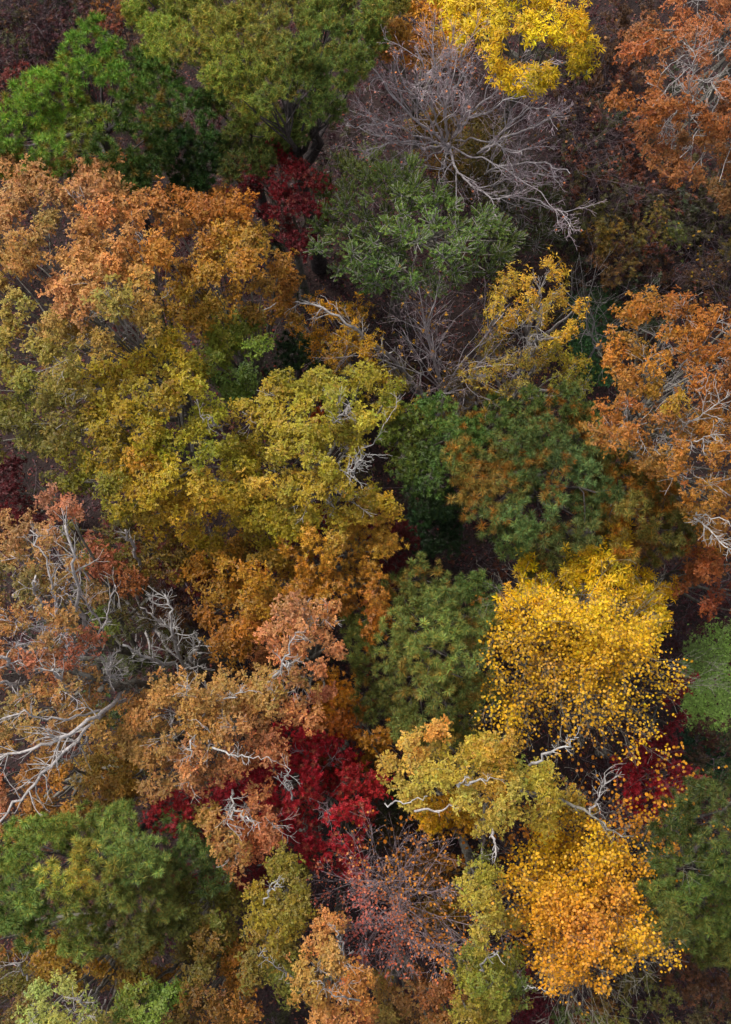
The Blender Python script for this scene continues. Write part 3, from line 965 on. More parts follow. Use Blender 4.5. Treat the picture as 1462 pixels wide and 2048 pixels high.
broadleaf('oak', 'small green leaved oak crown left of centre between golden crowns',
        [(400,660),(420,630),(470,635),(540,640),(545,700),(520,760),(470,790),(430,770),(410,720)],
        13.5, [(440,670,'#a3a83a'),(520,670,'#7f9a34'),(470,730,'#7d9836'),(500,760,'#5c7a30')], group='oaks in autumn colour', drop=1.8)
broadleaf('oak', 'golden olive oak just left of centre, in front of bare limbs',
        [(170,760),(240,720),(330,670),(400,690),(420,740),(430,810),(460,880),(500,940),(540,1000),(560,1060),(440,1095),(330,1065),(230,1030),(110,960),(100,900),(200,875),(180,820)],
        16.0, toned([(240,760,'#b39a34'),(350,750,'#c0a038'),(390,800,'#bcae3a'),(300,820,'#b09a34'),(330,880,'#a8a634'),(230,880,'#a08c2e'),(150,920,'#8f8a2c'),(270,930,'#c09a38'),(400,960,'#c0a83e'),(320,1010,'#ba9c34'),(200,980,'#8c8a30'),(430,1050,'#c4a63a'),(350,700,'#b8ae3c'),(420,900,'#90922f')], (1, 1, 1), (-4, -2, -12)),
        holes=[(210,868,20),(440,850,16),(180,1010,14)], drop=2.6, group='oaks in autumn colour')
oak_n = broadleaf('oak', 'yellow green oak at the centre of the picture with grey forked limbs',
        [(470,810),(520,760),(600,760),(640,740),(760,740),(810,800),(760,850),(740,900),(700,930),(740,970),(790,1020),(720,1045),(620,1060),(560,1090),(500,1060),(470,960),(480,880)],
        16.0, toned([(520,800,'#bcae3c'),(580,780,'#a8a438'),(740,780,'#9ea034'),(700,800,'#b0b040'),(540,870,'#bcb03c'),(600,930,'#a8a436'),(540,950,'#d0b548'),(600,980,'#c0ae40'),(690,860,'#a8a43c'),(640,1000,'#b4a83a'),(760,990,'#a59a30'),(570,1050,'#b8b438'),(500,900,'#a8a234')], (1, 1, 1), (-2, -7, -8)),
        holes=[(625,800,24),(625,850,18),(700,915,22),(670,700,20)], drop=2.4, show=7, group='oaks in autumn colour')
broadleaf('oak', 'olive shaded oak below the yellow green oak, mixed with dark red leaves',
        [(110,1040),(240,1030),(340,1070),(440,1100),(560,1090),(560,1130),(430,1160),(330,1150),(200,1120),(120,1090)],
        11.5, [(200,1060,'#77702a'),(330,1110,'#8a7428'),(450,1120,'#98802c'),(150,1090,'#706428')], dens=.5, drop=1.4, extra=('#6a2a22', .12))
broadleaf('birch', 'low dark olive tree between the golden crowns and the dead tree',
        [(120,1090),(260,1080),(330,1180),(380,1260),(400,1340),(300,1380),(200,1370),(160,1250)],
        10.0, [(200,1150,'#6a6428'),(300,1300,'#5f6428'),(350,1200,'#6c4a24'),(230,1330,'#5c6a2c')], dens=.8, drop=1.4, under=.3)
broadleaf('oak', 'dense gold orange oak below the centre, left of the gold maple',
        [(400,1110),(480,1090),(560,1110),(575,1160),(560,1230),(520,1300),(470,1310),(430,1270),(400,1210),(380,1150)],
        14.0, [(430,1150,'#c49030'),(500,1180,'#b98628'),(480,1250,'#a87426'),(540,1140,'#b09030'),(420,1230,'#9c6a22')], drop=1.8)
broadleaf('maple', 'orange gold maple just below the centre beside the dark red shrubs',
        [(570,1090),(640,1060),(720,1040),(765,1060),(770,1140),(775,1210),(720,1260),(650,1210),(590,1180)],
        14.6, [(640,1100,'#c89832'),(720,1080,'#cfa23c'),(700,1150,'#c98a2e'),(750,1200,'#b87c2c'),(610,1150,'#b88428')], drop=1.8, size=1.1)
tan_a = broadleaf('oak', 'salmon pink oak with a pale forked limb, below the centre',
        [(530,1230),(585,1190),(650,1205),(705,1260),(695,1320),(665,1390),(600,1440),(540,1410),(500,1350),(515,1280)],
        15.5, toned([(590,1220,'#d09468'),(650,1250,'#cc8650'),(560,1280,'#c88058'),(620,1320,'#cc7c50'),(680,1290,'#d08c60'),(650,1380,'#d07c5c'),(560,1360,'#b88c44'),(600,1420,'#c98a5a')], (1, 1, 1), (-4, 6, -2)),
        drop=2.2, dens=.85, show=5, group='oaks in autumn colour', holes=[(560,1360,10)])
tan_b = broadleaf('oak', 'tan oak with pale spreading limbs below the dead tree',
        [(280,1390),(340,1365),(420,1355),(520,1370),(545,1430),(540,1500),(470,1545),(380,1590),(300,1560),(265,1470)],
        15.5, toned([(350,1380,'#c79a50'),(330,1440,'#c89c54'),(450,1390,'#bf9248'),(480,1440,'#c08c50'),(400,1460,'#b89040'),(380,1540,'#cc8c54'),(500,1480,'#c07c4c'),(300,1530,'#b88a44')], (0.92, 0.92, 0.92), (12, 11, 9)),
        drop=2.2, dens=.8, show=9, group='oaks in autumn colour')
tan_c = broadleaf('oak', 'small salmon oak crown over the crimson maple in the lower left',
        [(400,1610),(470,1600),(540,1610),(580,1660),(540,1700),(500,1740),(440,1720),(410,1670)],
        14.0, toned([(430,1640,'#b88c48'),(520,1640,'#d0845c'),(490,1710,'#cc8450'),(550,1690,'#c86c4c')], (1, 1, 1), (-4, 6, -2)), drop=1.4, show=3, dens=.8, group='oaks in autumn colour')
oak_w = broadleaf('oak', 'spreading salmon and olive oak with pale limbs on the lower left edge',
        [(-50,1060),(40,1020),(60,970),(130,960),(160,1010),(150,1100),(150,1180),(170,1260),(190,1320),(240,1380),(240,1440),(180,1480),(60,1500),(-60,1480)],
        16.5, toned([(90,1000,'#c47c54'),(130,1030,'#b87850'),(30,1060,'#c08a4c'),(80,1090,'#bf9048'),(20,1150,'#a8924a'),(60,1180,'#9a8c3c'),(100,1240,'#b88a44'),(140,1300,'#c47c44'),(40,1320,'#c07850'),(160,1280,'#c8704c'),(60,1430,'#b89a4c'),(180,1430,'#bba04a'),(120,1460,'#c08a44'),(30,1250,'#b08040')], (0.87, 0.87, 0.87), (20, 18, 16)),
        holes=[(75,1165,20),(90,1200,16),(20,1290,18),(140,1345,30),(230,1370,48)], drop=2.6, dens=.62, under=.4, show=30, show_r=.03, show_bark='silver', group='oaks in autumn colour', base_px=(170,1330))
broadleaf('oak', 'reddish orange leaf bunches of a small oak above the dead tree',
        [(165,1140),(210,1115),(270,1140),(285,1170),(240,1200),(240,1250),(200,1270),(170,1220)],
        13.0, toned([(200,1140,'#c06040'),(260,1160,'#bf6a38'),(200,1230,'#8a8a34'),(190,1200,'#b47840')], (0.88, 1.04, 1.05), (0, 0, 0)), dens=.7, drop=1)
broadleaf('oak', 'brown orange oak below the spreading oak at the lower left edge',
        [(-40,1560),(60,1520),(140,1510),(220,1500),(270,1540),(260,1590),(150,1640),(80,1660),(0,1700),(-50,1690)],
        12.0, [(40,1600,'#a0702a'),(120,1580,'#a07428'),(200,1540,'#a89040'),(20,1670,'#a8742c'),(180,1560,'#b08a3c'),(0,1600,'#c07850')], drop=1.6, dens=.85)
broadleaf('oak', 'muted gold oak between the tan oak and the olive one at the lower left',
        [(240,1440),(290,1560),(300,1590),(240,1600),(220,1500)], 11.0, [(260,1520,'#9a7426')], dens=.8, drop=.8)
br_ = broadleaf('oak', 'olive brown oak column in the lower left centre with a white dead stub',
        [(560,1710),(600,1690),(625,1740),(600,1800),(590,1860),(600,1930),(560,1990),(510,1960),(480,1900),(490,1820),(530,1790)],
        14.5, [(590,1740,'#8a7c2c'),(580,1800,'#98862c'),(520,1830,'#a0902c'),(540,1900,'#968430'),(570,1960,'#7a7a2c'),(610,1700,'#8c842e')], drop=1.6, group='oaks in autumn colour')
tan_d = broadleaf('oak', 'tan oak with white curved limbs at the bottom edge, left of centre',
        [(630,1830),(670,1850),(690,1920),(720,1960),(730,2010),(760,2060),(740,2110),(620,2110),(590,2000),(600,1940),(620,1900)],
        15.5, [(640,1870,'#b8884c'),(660,1930,'#c4964c'),(620,1960,'#c09a48'),(700,1990,'#b8803c'),(650,2020,'#cc9a54'),(720,2040,'#b87844')], drop=1.6, show=4, group='oaks in autumn colour')
broadleaf('oak', 'olive green oak patch right of the light green pine',
        [(340,1790),(400,1760),(460,1770),(480,1830),(450,1870),(480,1900),(400,1930),(330,1900),(330,1840)],
        12.0, [(400,1800,'#747a2c'),(360,1860,'#6c742c'),(450,1840,'#8a8030'),(400,1900,'#7c5f24')], drop=1.4, dens=.8)
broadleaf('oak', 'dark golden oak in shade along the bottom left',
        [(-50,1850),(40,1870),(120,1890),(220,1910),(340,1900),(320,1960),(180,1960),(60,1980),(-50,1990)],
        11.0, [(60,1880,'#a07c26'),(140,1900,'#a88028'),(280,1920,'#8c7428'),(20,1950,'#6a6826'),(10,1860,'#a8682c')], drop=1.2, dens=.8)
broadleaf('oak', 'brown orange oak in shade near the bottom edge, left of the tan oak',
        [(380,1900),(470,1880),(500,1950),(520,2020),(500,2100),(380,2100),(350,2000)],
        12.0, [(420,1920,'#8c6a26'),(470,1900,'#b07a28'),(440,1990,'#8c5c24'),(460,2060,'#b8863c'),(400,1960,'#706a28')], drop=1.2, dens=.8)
pale = broadleaf('oak', 'pale yellow green oak crown at the bottom left corner',
        [(70,1970),(130,1960),(170,2000),(240,2040),(270,2110),(60,2110),(60,2010)],
        14.0, [(100,1990,'#a8b058'),(130,2040,'#a8a84c'),(220,2070,'#a0964a'),(90,2060,'#a3ac54')], drop=1.2, show=4, size=.9)
broadleaf('oak', 'fresh green oak crown at the bottom edge beside the pale one',
        [(240,1980),(270,1950),(330,1970),(330,2030),(380,2060),(380,2110),(280,2110),(240,2040)],
        12.5, [(265,1985,'#8a9a3c'),(310,2000,'#78983a'),(340,2070,'#a08a3c'),(290,2050,'#6a8030')], drop=1)
broadleaf('oak', 'dim olive oak at the very bottom left corner',
        [(-50,1980),(40,1990),(60,2050),(50,2110),(-50,2110)], 11.0, [(0,2030,'#66602a'),(20,1990,'#8c5c2c')], drop=1, dens=.8)
broadleaf('oak', 'salmon and tan oak crown on the bottom edge at centre',
        [(740,1950),(800,1960),(860,1955),(915,1980),(910,2060),(900,2110),(740,2110)],
        12.5, toned([(780,1990,'#c8844c'),(860,1970,'#b87040'),(800,2040,'#b08040'),(880,2040,'#a86a34'),(750,2000,'#b09040')], (0.92, 1.02, 1.0), (0, 0, 0)), drop=1.2)
broadleaf('oak', 'yellow green oak crown at the bottom edge with a white stub, right of centre',
        [(910,1950),(960,1920),(1010,1930),(1050,1980),(1020,2010),(980,2050),(920,2030)],
        13.5, toned([(940,1960,'#98a034'),(1000,1960,'#8a9632'),(980,2010,'#a8a440'),(1030,1990,'#5c6c2c')], (1.02, 0.95, 0.95), (0, 0, 0)), drop=1.2)
col_t = broadleaf('oak', 'narrow yellow green tree column between the bare tree and the lower golden tree',
        [(930,1740),(980,1735),(1020,1770),(1015,1830),(1020,1870),(985,1910),(950,1900),(925,1840)],
        15.2, toned([(960,1770,'#b0ae3e'),(990,1800,'#a8a840'),(960,1850,'#b4a840'),(985,1890,'#a8a040'),(940,1800,'#98a03c')], (1.02, 0.95, 0.95), (0, 0, 0)), drop=1.2, size=.9)
broadleaf('birch', 'olive ivy clad stem below the pale broken limb in the lower centre',
        [(955,1700),(975,1680),(990,1720),(975,1750),(955,1745)], 12.5, [(965,1720,'#6c742c')], drop=.6, nl=3, s=.7)
pol = broadleaf('oak', 'light yellow oak with pale broken limbs left of the golden round leaved tree',
        [(830,1450),(880,1445),(895,1490),(960,1500),(1010,1470),(1030,1530),(1090,1520),(1105,1570),(1150,1620),(1080,1650),(1040,1630),(990,1665),(930,1640),(870,1600),(830,1590),(765,1530),(800,1490)],
        16.5, toned([(850,1480,'#d4aa58'),(860,1520,'#bcb044'),(930,1530,'#b8a83e'),(1000,1500,'#a8a03a'),(960,1570,'#ccae4c'),(1060,1560,'#b0a840'),(1100,1600,'#c0a83c'),(990,1620,'#c4aa48'),(820,1540,'#ccb450'),(1010,1480,'#c0a040')], (1, 1, 1), (4, 1, -2)),
        drop=1.8, group='oaks in autumn colour', base_px=(1010,1570))
broadleaf('maple', 'bright gold maple low behind the light yellow oak',
        [(820,1590),(900,1600),(960,1640),(950,1665),(880,1660),(825,1640)], 12.5,
        [(850,1620,'#d8a81c'),(920,1650,'#c89a20')], drop=.8)
broadleaf('maple', 'gold orange maple between the blue green pine and the crimson maple',
        [(650,1350),(700,1370),(720,1440),(780,1490),(790,1550),(740,1560),(700,1480),(640,1420)],
        12.0, [(680,1380,'#c88a20'),(730,1460,'#c48a1c'),(760,1530,'#b8801c'),(690,1440,'#b06a1c')], drop=1.4)
broadleaf('maple', 'dark orange maple seen beside the crimson maple below the pine',
        [(600,1440),(690,1450),(740,1550),(740,1620),(650,1560),(610,1500)], 9.0, [(680,1500,'#7f4a1c'),(720,1590,'#7a2a20')], drop=1, dens=.7)
broadleaf('maple', 'dark olive maple in the gap at the lower centre',
        [(740,1560),(800,1540),(820,1620),(800,1680),(750,1700)], 8.0, [(780,1600,'#3c4a20'),(770,1670,'#4c4420')], drop=1, dens=.6)
# yellow hickories
broadleaf('hickory', 'brilliant yellow hickory with drooping leaves at the top edge',
        [(880,-60),(1140,-60),(1155,50),(1188,85),(1188,120),(1130,128),(1105,110),(1105,175),(1060,190),(1010,170),(990,110),(920,60),(880,20)],
        16.0, toned([(1000,30,'#e6b81a'),(1080,60,'#ecc414'),(1050,140,'#e6b81c'),(1150,100,'#d8ae1c'),(1040,100,'#ecc61c'),(1170,110,'#c8a020')], (1, 1, 1), (4, 14, -12)),
        drop=1.8, group='yellow hickories', base_px=(1100,-60))
broadleaf('hickory', 'tawny gold tree behind the top of the large bare tree',
        [(740,70),(800,30),(830,-20),(960,-60),(960,60),(940,120),(900,140),(850,110),(800,120),(740,130)],
        12.5, toned([(860,20,'#cf8f20'),(920,60,'#d49a1c'),(800,80,'#b4782a'),(760,100,'#a06c2c'),(870,110,'#a8783c'),(930,20,'#d8a01c')], (1, 1, 1), (0, 6, 0)), drop=1.6, dens=1.1)
broadleaf('hickory', 'mustard leaved tree underneath the fork of the large bare tree',
        [(840,240),(880,220),(960,230),(1000,270),(1020,330),(960,350),(920,370),(850,340),(830,290)],
        8.0, [(870,300,'#8a6c1c'),(960,280,'#7c6a20'),(920,340,'#7a661e'),(1000,320,'#6a6424')], drop=1, dens=.75)
broadleaf('hickory', 'strong yellow hickory behind the round leaved golden tree on the right',
        [(985,1180),(1060,1140),(1150,1130),(1200,1070),(1260,1090),(1300,1130),(1335,1190),(1325,1240),(1240,1270),(1120,1240),(1000,1240)],
        13.5, toned([(1020,1190,'#ecb812'),(1080,1170,'#f2c60c'),(1200,1120,'#f0c20e'),(1280,1160,'#eebc12'),(1310,1210,'#dcae1c'),(1150,1190,'#dcae14'),(1210,1080,'#e0a41c')], (1, 1, 1), (2, 14, -8)),
        drop=1.6, dens=1.15, group='yellow hickories')
broadleaf('hickory', 'ragged gold brown tree edge left of the golden round leaved tree',
        [(965,1190),(1000,1200),(1000,1290),(965,1290),(955,1240)], 11.0, [(980,1240,'#a87420')], drop=.8, dens=.6)
broadleaf('birch', 'rich yellow tree behind the leaning white stems above the centre',
        [(625,600),(680,590),(740,605),(745,650),(740,690),(780,740),(760,780),(690,730),(620,710),(610,650)],
        11.0, [(660,620,'#d4a01c'),(720,630,'#d0a01e'),(640,680,'#b8841c'),(700,690,'#c0921c'),(750,740,'#a09028')], drop=1.2, size=1.2)
broadleaf('birch', 'dense yellow small leaved crown above the right of centre',
        [(985,570),(1020,560),(1045,590),(1050,640),(1010,660),(980,640)], 14.0, [(1015,600,'#c8a434'),(1020,640,'#d0ac2c')], drop=.8, nl=4, size=1.1)
yt = broadleaf('birch', 'sparse yellow tree with a white stem above the wide dark pine',
        [(1050,570),(1090,535),(1130,560),(1170,620),(1180,670),(1130,700),(1110,640),(1060,640)], 14.0,
        [(1080,560,'#d4ac34'),(1130,590,'#c4a030'),(1165,640,'#cfaa30'),(1080,620,'#c49a34')], drop=1, dens=.9, size=1.2, bark='pale', under=.1)
broadleaf('birch', 'olive gold small leaved tree directly above the wide dark pine',
        [(970,680),(1040,690),(1100,680),(1170,720),(1180,790),(1090,790),(1040,810),(970,800),(940,740)], 12.0,
        [(990,720,'#b09a30'),(1100,760,'#9c942c'),(1140,720,'#b8a02c'),(1040,740,'#98883a'),(1160,770,'#8a8a2c')], drop=1.2, dens=.7, size=1.15)
broadleaf('birch', 'thin yellow brown tree left of the yellow ones, near the small bare tree',
        [(900,740),(960,730),(970,800),(930,850),(890,820)], 9.0, [(930,780,'#7a6428')], drop=1, dens=.5)
broadleaf('birch', 'thin olive and gold tree between the centre oak and the small bare tree',
        [(750,760),(800,740),(850,790),(850,830),(790,850),(760,820)], 9.5, [(790,790,'#7c742a'),(820,810,'#9a8a2c')], drop=1, dens=.6)
broadleaf('maple', 'mid green broadleaved tree left of the wide dark pine',
        [(760,850),(800,810),(860,800),(920,830),(920,900),(900,960),(940,1010),(880,1040),(820,1000),(790,940),(750,910)],
        12.0, [(800,870,'#7a8a30'),(870,840,'#5a7c2e'),(850,920,'#506c28'),(880,1000,'#2f5024'),(900,880,'#4c6c2c')], drop=1.8)
broadleaf('maple', 'dark green broadleaved shrub beneath the mid green tree',
        [(810,1010),(880,1040),(930,1060),(900,1110),(830,1130),(815,1070)], 7.5, [(850,1060,'#244420'),(900,1090,'#33502a')], drop=1)
# orange oaks on the right
ot = broadleaf('oak', 'orange brown oak in the top right corner with thin grey limbs',
        [(1228,50),(1290,15),(1340,0),(1380,-60),(1540,-60),(1540,420),(1440,410),(1400,360),(1340,360),(1290,310),(1270,250),(1235,210),(1240,185),(1300,170),(1270,120)],
        16.0, toned([(1400,40,'#c8764a'),(1350,80,'#c46c38'),(1260,60,'#b06030'),(1440,110,'#c0683c'),(1280,220,'#bd6426'),(1350,200,'#b86028'),(1430,220,'#b86430'),(1320,290,'#b06030'),(1430,320,'#ad6030'),(1440,390,'#9c5a2c')], (1, 1, 1), (-14, 9, 6)),
        drop=3.0, show=12, show_r=.022, size=.85, group='oaks in autumn colour', holes=[(1330,240,14),(1240,130,14)], base_px=(1640,-160))
orr = broadleaf('oak', 'bright orange oak on the right edge with pale bare limbs showing',
        [(1250,590),(1310,580),(1380,585),(1460,610),(1550,640),(1550,1110),(1440,1120),(1390,1050),(1350,960),(1270,920),(1210,900),(1200,850),(1180,800),(1220,760),(1225,700),(1245,650)],
        16.5, toned([(1260,620,'#c87a28'),(1330,640,'#c46c24'),(1380,600,'#c8702c'),(1290,690,'#c8862c'),(1400,700,'#c46c24'),(1440,780,'#b8602c'),(1240,720,'#c87c2c'),(1210,790,'#bd6c2c'),(1250,850,'#bf6c30'),(1350,780,'#c88a28'),(1310,860,'#c47c3c'),(1420,880,'#c4762c'),(1400,980,'#c47a2c'),(1440,1050,'#bc742c'),(1250,900,'#c07828')], (1, 1, 1), (-14, 8, 4)),
        drop=2.8, dens=.85, show=22, show_r=.024, size=.85, group='oaks in autumn colour', holes=[(1395,820,20),(1330,745,12),(1240,870,12)])
broadleaf('oak', 'rusty brown oak at the right edge under the bright orange one',
        [(1330,1060),(1400,1090),(1460,1110),(1540,1100),(1540,1240),(1420,1220),(1360,1180),(1350,1110)], 11.5,
        [(1400,1120,'#a86430'),(1450,1160,'#985230'),(1360,1100,'#a86c30')], drop=1.4, dens=.8)
broadleaf('oak', 'orange gold leaves of an oak hidden behind the loose dark pine',
        [(1200,950),(1290,940),(1340,1000),(1330,1080),(1240,1110),(1190,1030)], 11.0, [(1260,1000,'#a87828'),(1300,1060,'#9c6c28')], drop=1, dens=.7)
# maples
broadleaf('maple', 'dark red maple between the pines and the fine green cedar',
        [(455,380),(500,340),(550,305),(590,305),(620,330),(650,370),(655,420),(640,480),(600,515),(545,480),(500,430)],
        12.6, toned([(560,340,'#9a242c'),(500,380,'#7a1c26'),(580,400,'#841e28'),(560,450,'#701c24'),(620,440,'#6a1c24'),(640,380,'#a02c28')], (0.96, 0.96, 1), (0, 0, 0)), drop=2, dens=1.15, extra=('#8a3c2c', .1), size=.9, group='red maples')
broadleaf('maple', 'brilliant crimson maple in the lower left centre',
        [(505,1450),(600,1430),(640,1470),(700,1500),(740,1560),(755,1650),(735,1720),(690,1750),(640,1740),(600,1700),(560,1640),(500,1620),(470,1560),(520,1510)],
        12.0, toned([(570,1450,'#c02030'),(640,1520,'#b81e2c'),(700,1540,'#b82a28'),(600,1590,'#b8262e'),(680,1610,'#bc2630'),(720,1660,'#b83034'),(650,1710,'#c02832'),(530,1590,'#b82230')], (1.06, 1.12, 1.12), (0, 0, 0)), drop=1.8, dens=.85, extra=('#b05a40', .16), show=5, show_bark='rose', group='red maples')
broadleaf('maple', 'red maple branch under the salmon crowns at the lower left',
        [(280,1600),(380,1570),(480,1550),(550,1600),(510,1660),(400,1670),(290,1660)], 12.3, [(340,1620,'#9c2428'),(430,1610,'#b02430'),(500,1600,'#b81e30')], drop=1, dens=.9, group='red maples')
broadleaf('maple', 'dark red shrub between the light green pine and the crimson maple',
        [(290,1730),(360,1730),(440,1750),(520,1730),(600,1740),(560,1790),(460,1800),(340,1780)], 7.5, [(340,1750,'#8a2024'),(430,1770,'#8a2024'),(520,1750,'#7a1c24')], drop=1, dens=.7, group='red maples')
broadleaf('maple', 'vivid red maple at the lower right, left of the dark pine',
        [(1250,1510),(1330,1500),(1395,1560),(1390,1610),(1310,1630),(1240,1600),(1255,1550)], 9.5, [(1290,1560,'#a01c28'),(1350,1580,'#b02a34'),(1370,1540,'#9c2830')], drop=1.2, group='red maples')
broadleaf('maple', 'narrow dark red maple right of the golden round leaved tree',
        [(1330,1350),(1365,1350),(1375,1420),(1340,1480),(1340,1520),(1300,1500),(1330,1430)], 7.0, [(1350,1400,'#8a1c2a'),(1330,1490,'#8a1c28')], drop=1, group='red maples')
broadleaf('maple', 'dark maroon maple at the bottom edge right of centre',
        [(1010,1965),(1080,1960),(1110,2010),(1090,2090),(1010,2090),(990,2030)], 8.0, [(1050,2010,'#5c1624'),(1040,1970,'#741a26')], drop=1, group='red maples')
broadleaf('maple', 'deep red maple at the left edge above the spreading oak',
        [(-60,905),(20,900),(50,960),(70,1010),(40,1060),(-60,1080)], 9.0, [(10,940,'#5c161c'),(20,1030,'#641418'),(30,990,'#5a1a1c')], drop=1, group='red maples')
broadleaf('maple', 'dusky red maple between the centre oak and the gold maple',
        [(560,1090),(640,1030),(740,1010),(800,1030),(830,1080),(820,1140),(770,1170),(740,1080),(640,1070)], 8.5, [(790,1060,'#6c2626'),(720,1030,'#702220'),(800,1130,'#6c2228'),(620,1070,'#8a2c20')], drop=1, group='red maples', dens=.9)
broadleaf('maple', 'red leaved gap filler maple below the olive shaded oak',
        [(250,1080),(340,1100),(420,1130),(560,1110),(540,1150),(400,1170),(310,1160)], 7.5, [(330,1120,'#701e1c'),(470,1130,'#7a2a1c')], drop=1, group='red maples', dens=.8)
broadleaf('maple', 'thin red maple stripe inside the yellow green centre oak',
        [(600,750),(645,750),(640,820),(640,880),(610,890),(605,820)], 10.5, [(622,800,'#8a2018'),(625,865,'#a8681c')], drop=.8, group='red maples')
broadleaf('maple', 'dark red maple behind the limbs of the huge tan oak',
        [(180,560),(260,600),(300,640),(280,700),(200,690),(150,640)], 7.5, [(230,640,'#4c1c18')], drop=1, group='red maples', dens=.5)

# ------------------------------------------------------------------ trees seen as a fan of branches
def ZP_(*q):
    return [(660 + a * .3694, b * .3694) for a, b in q]
limbed_tree('large leafless tree with pale branches fanning out, upper right of centre', (897, 290), 9.2, [
    (ZP_((630,785),(540,710),(440,620),(350,540),(270,430),(190,320)), 9.2, 14.5, 1.1),
    (ZP_((610,780),(500,735),(400,690),(290,655),(180,700),(90,680)), 9.3, 13.5, .8),
    (ZP_((620,790),(500,800),(400,755),(300,745),(160,690)), 9.3, 13.5, .8),
    (ZP_((600,785),(490,755),(380,775),(280,790),(200,810)), 9.4, 13.0, .7),
    (ZP_((620,760),(570,650),(560,540),(530,400),(460,250)), 9.4, 15.5, 1.0),
    (ZP_((585,720),(525,630),(480,550),(400,440),(340,300)), 10.2, 15.0, .7),
    (ZP_((630,760),(622,600),(640,450),(655,330),(640,200)), 9.4, 16.0, 1.2),
    (ZP_((625,640),(590,500),(570,400),(560,260)), 11.5, 15.8, .7),
    (ZP_((670,740),(720,620),(740,500),(715,380),(720,260)), 9.4, 15.5, 1.1),
    (ZP_((700,660),(780,580),(880,500),(980,470),(1030,400)), 10.5, 15.2, .9),
    (ZP_((680,730),(760,650),(870,590),(960,540),(1060,520)), 9.8, 15.0, 1.0),
    (ZP_((820,810),(900,740),(1000,650),(1080,600),(1180,560)), 8.6, 14.0, .9),
    (ZP_((800,830),(880,780),(970,735),(1070,710),(1160,660),(1230,600)), 8.4, 14.0, 1.1),
    (ZP_((680,760),(780,745),(880,770),(960,820),(1040,840)), 9.4, 12.5, .7),
    (ZP_((790,975),(900,910),(1060,890),(1200,890),(1300,940)), 7.6, 12.8, 1.1),
    (ZP_((660,795),(790,840),(880,880),(980,930),(1080,1000),(1160,1060)), 9.2, 12.0, .8),
    (ZP_((650,800),(680,930),(760,1000),(830,1060),(920,1080)), 9.0, 11.5, 1.1),
    (ZP_((830,1040),(1000,1070),(1110,1085),(1210,1130),(1290,1190)), 8.0, 12.0, .9),
    (ZP_((870,1010),(1000,960),(1100,930),(1230,960)), 8.0, 12.0, .7),
    (ZP_((620,800),(520,850),(460,890),(380,870)), 9.0, 12.0, .7),
    (ZP_((640,800),(615,880),(595,970)), 9.0, 10.5, .5),
    (ZP_((690,680),(660,560),(700,440),(770,340)), 10.2, 15.4, .7),
    ], 'bare_tree', 'bare tree', 'silver', 'lilac', .17, .044, counts=(10, 6, 4), lens=(1.7, .5, .5),
    leafs=dict(size=.075, n=420, ctrl=[(820,120,'#d08a4c',1.6),(900,80,'#cc8848',2.2),(750,220,'#d88a70',.8),(1000,250,'#d87c4c',.2),(1050,450,'#c87840',.1)]))
fan_tree('thin purplish bare sapling thicket tree behind the hickory at the upper right', (1150,330), 1.0,
         [(1080,170,7),(1130,150,8),(1190,160,8),(1230,220,7),(1220,330,6),(1100,260,6),(1170,230,8),(1240,280,6)],
         'bare_sapling', 'bare tree', bark='plum', r=.05, rl=.02, levels=((8, .5, .5), (5, .5, .6)), wob=.12,
         leafs=dict(kind='round', size=.1, n=120, ctrl=[(1100,220,'#a8781c'),(1200,300,'#9c5c3c')]))
fan_tree('small white twiggy bare tree left of the yellow sparse tree', (893,775), 8.0,
         [(820,650,12),(850,620,12),(900,620,12.5),(930,640,12.5),(800,700,11.5),(810,745,11),(960,700,11),(880,640,12.5),(860,680,12),(920,690,12),(840,780,10)],
         'bare_tree', 'bare tree', bark='silver', r=.09, rl=.03, levels=((8, .45, .55), (5, .5, .6), (2, .6, .6)), wob=.12, tw=.95, u0=.3, bark2='rose',
         leafs=dict(kind='maple', size=.12, n=110, ctrl=[(900,680,'#c89a34')]))
pk = fan_tree('bare greyish tree dotted with small pink leaves near the bottom', (803,1822), 9.0,
         [(660,1760,12.5),(690,1700,12.5),(760,1690,13),(830,1690,13),(890,1720,13),(940,1780,12.5),(930,1850,12.5),(900,1900,12),(840,1920,12),(770,1930,12),(700,1900,12),(660,1840,12.5),(740,1760,13),(860,1780,13),(720,1850,13),(830,1870,13),(780,1860,13),(700,1810,13)],
         'pink_leaved_tree', 'pink leaved tree', bark='rose', u0=.3, r=.11, rl=.028, levels=((8, .45, .5), (5, .5, .55), (3, .6, .6)), wob=.08, tw=1.1, singles=200,
         leafs=dict(kind='round', size=.072, n=1900, spread=.07, ctrl=[(700,1820,'#cf7460',1.6),(760,1900,'#c87050',1.2),(860,1760,'#d89030',.7),(900,1850,'#d88c30',.9),(720,1880,'#c86a58',1.4),(780,1720,'#d08830',.5)]))
broadleaf('maple', 'dull gold maple beneath the pink dotted bare tree',
        [(800,1700),(860,1710),(930,1760),(930,1830),(880,1850),(830,1830),(800,1770)], 7.5, [(870,1740,'#9c6c20'),(890,1810,'#94701c')], drop=1, dens=.75)

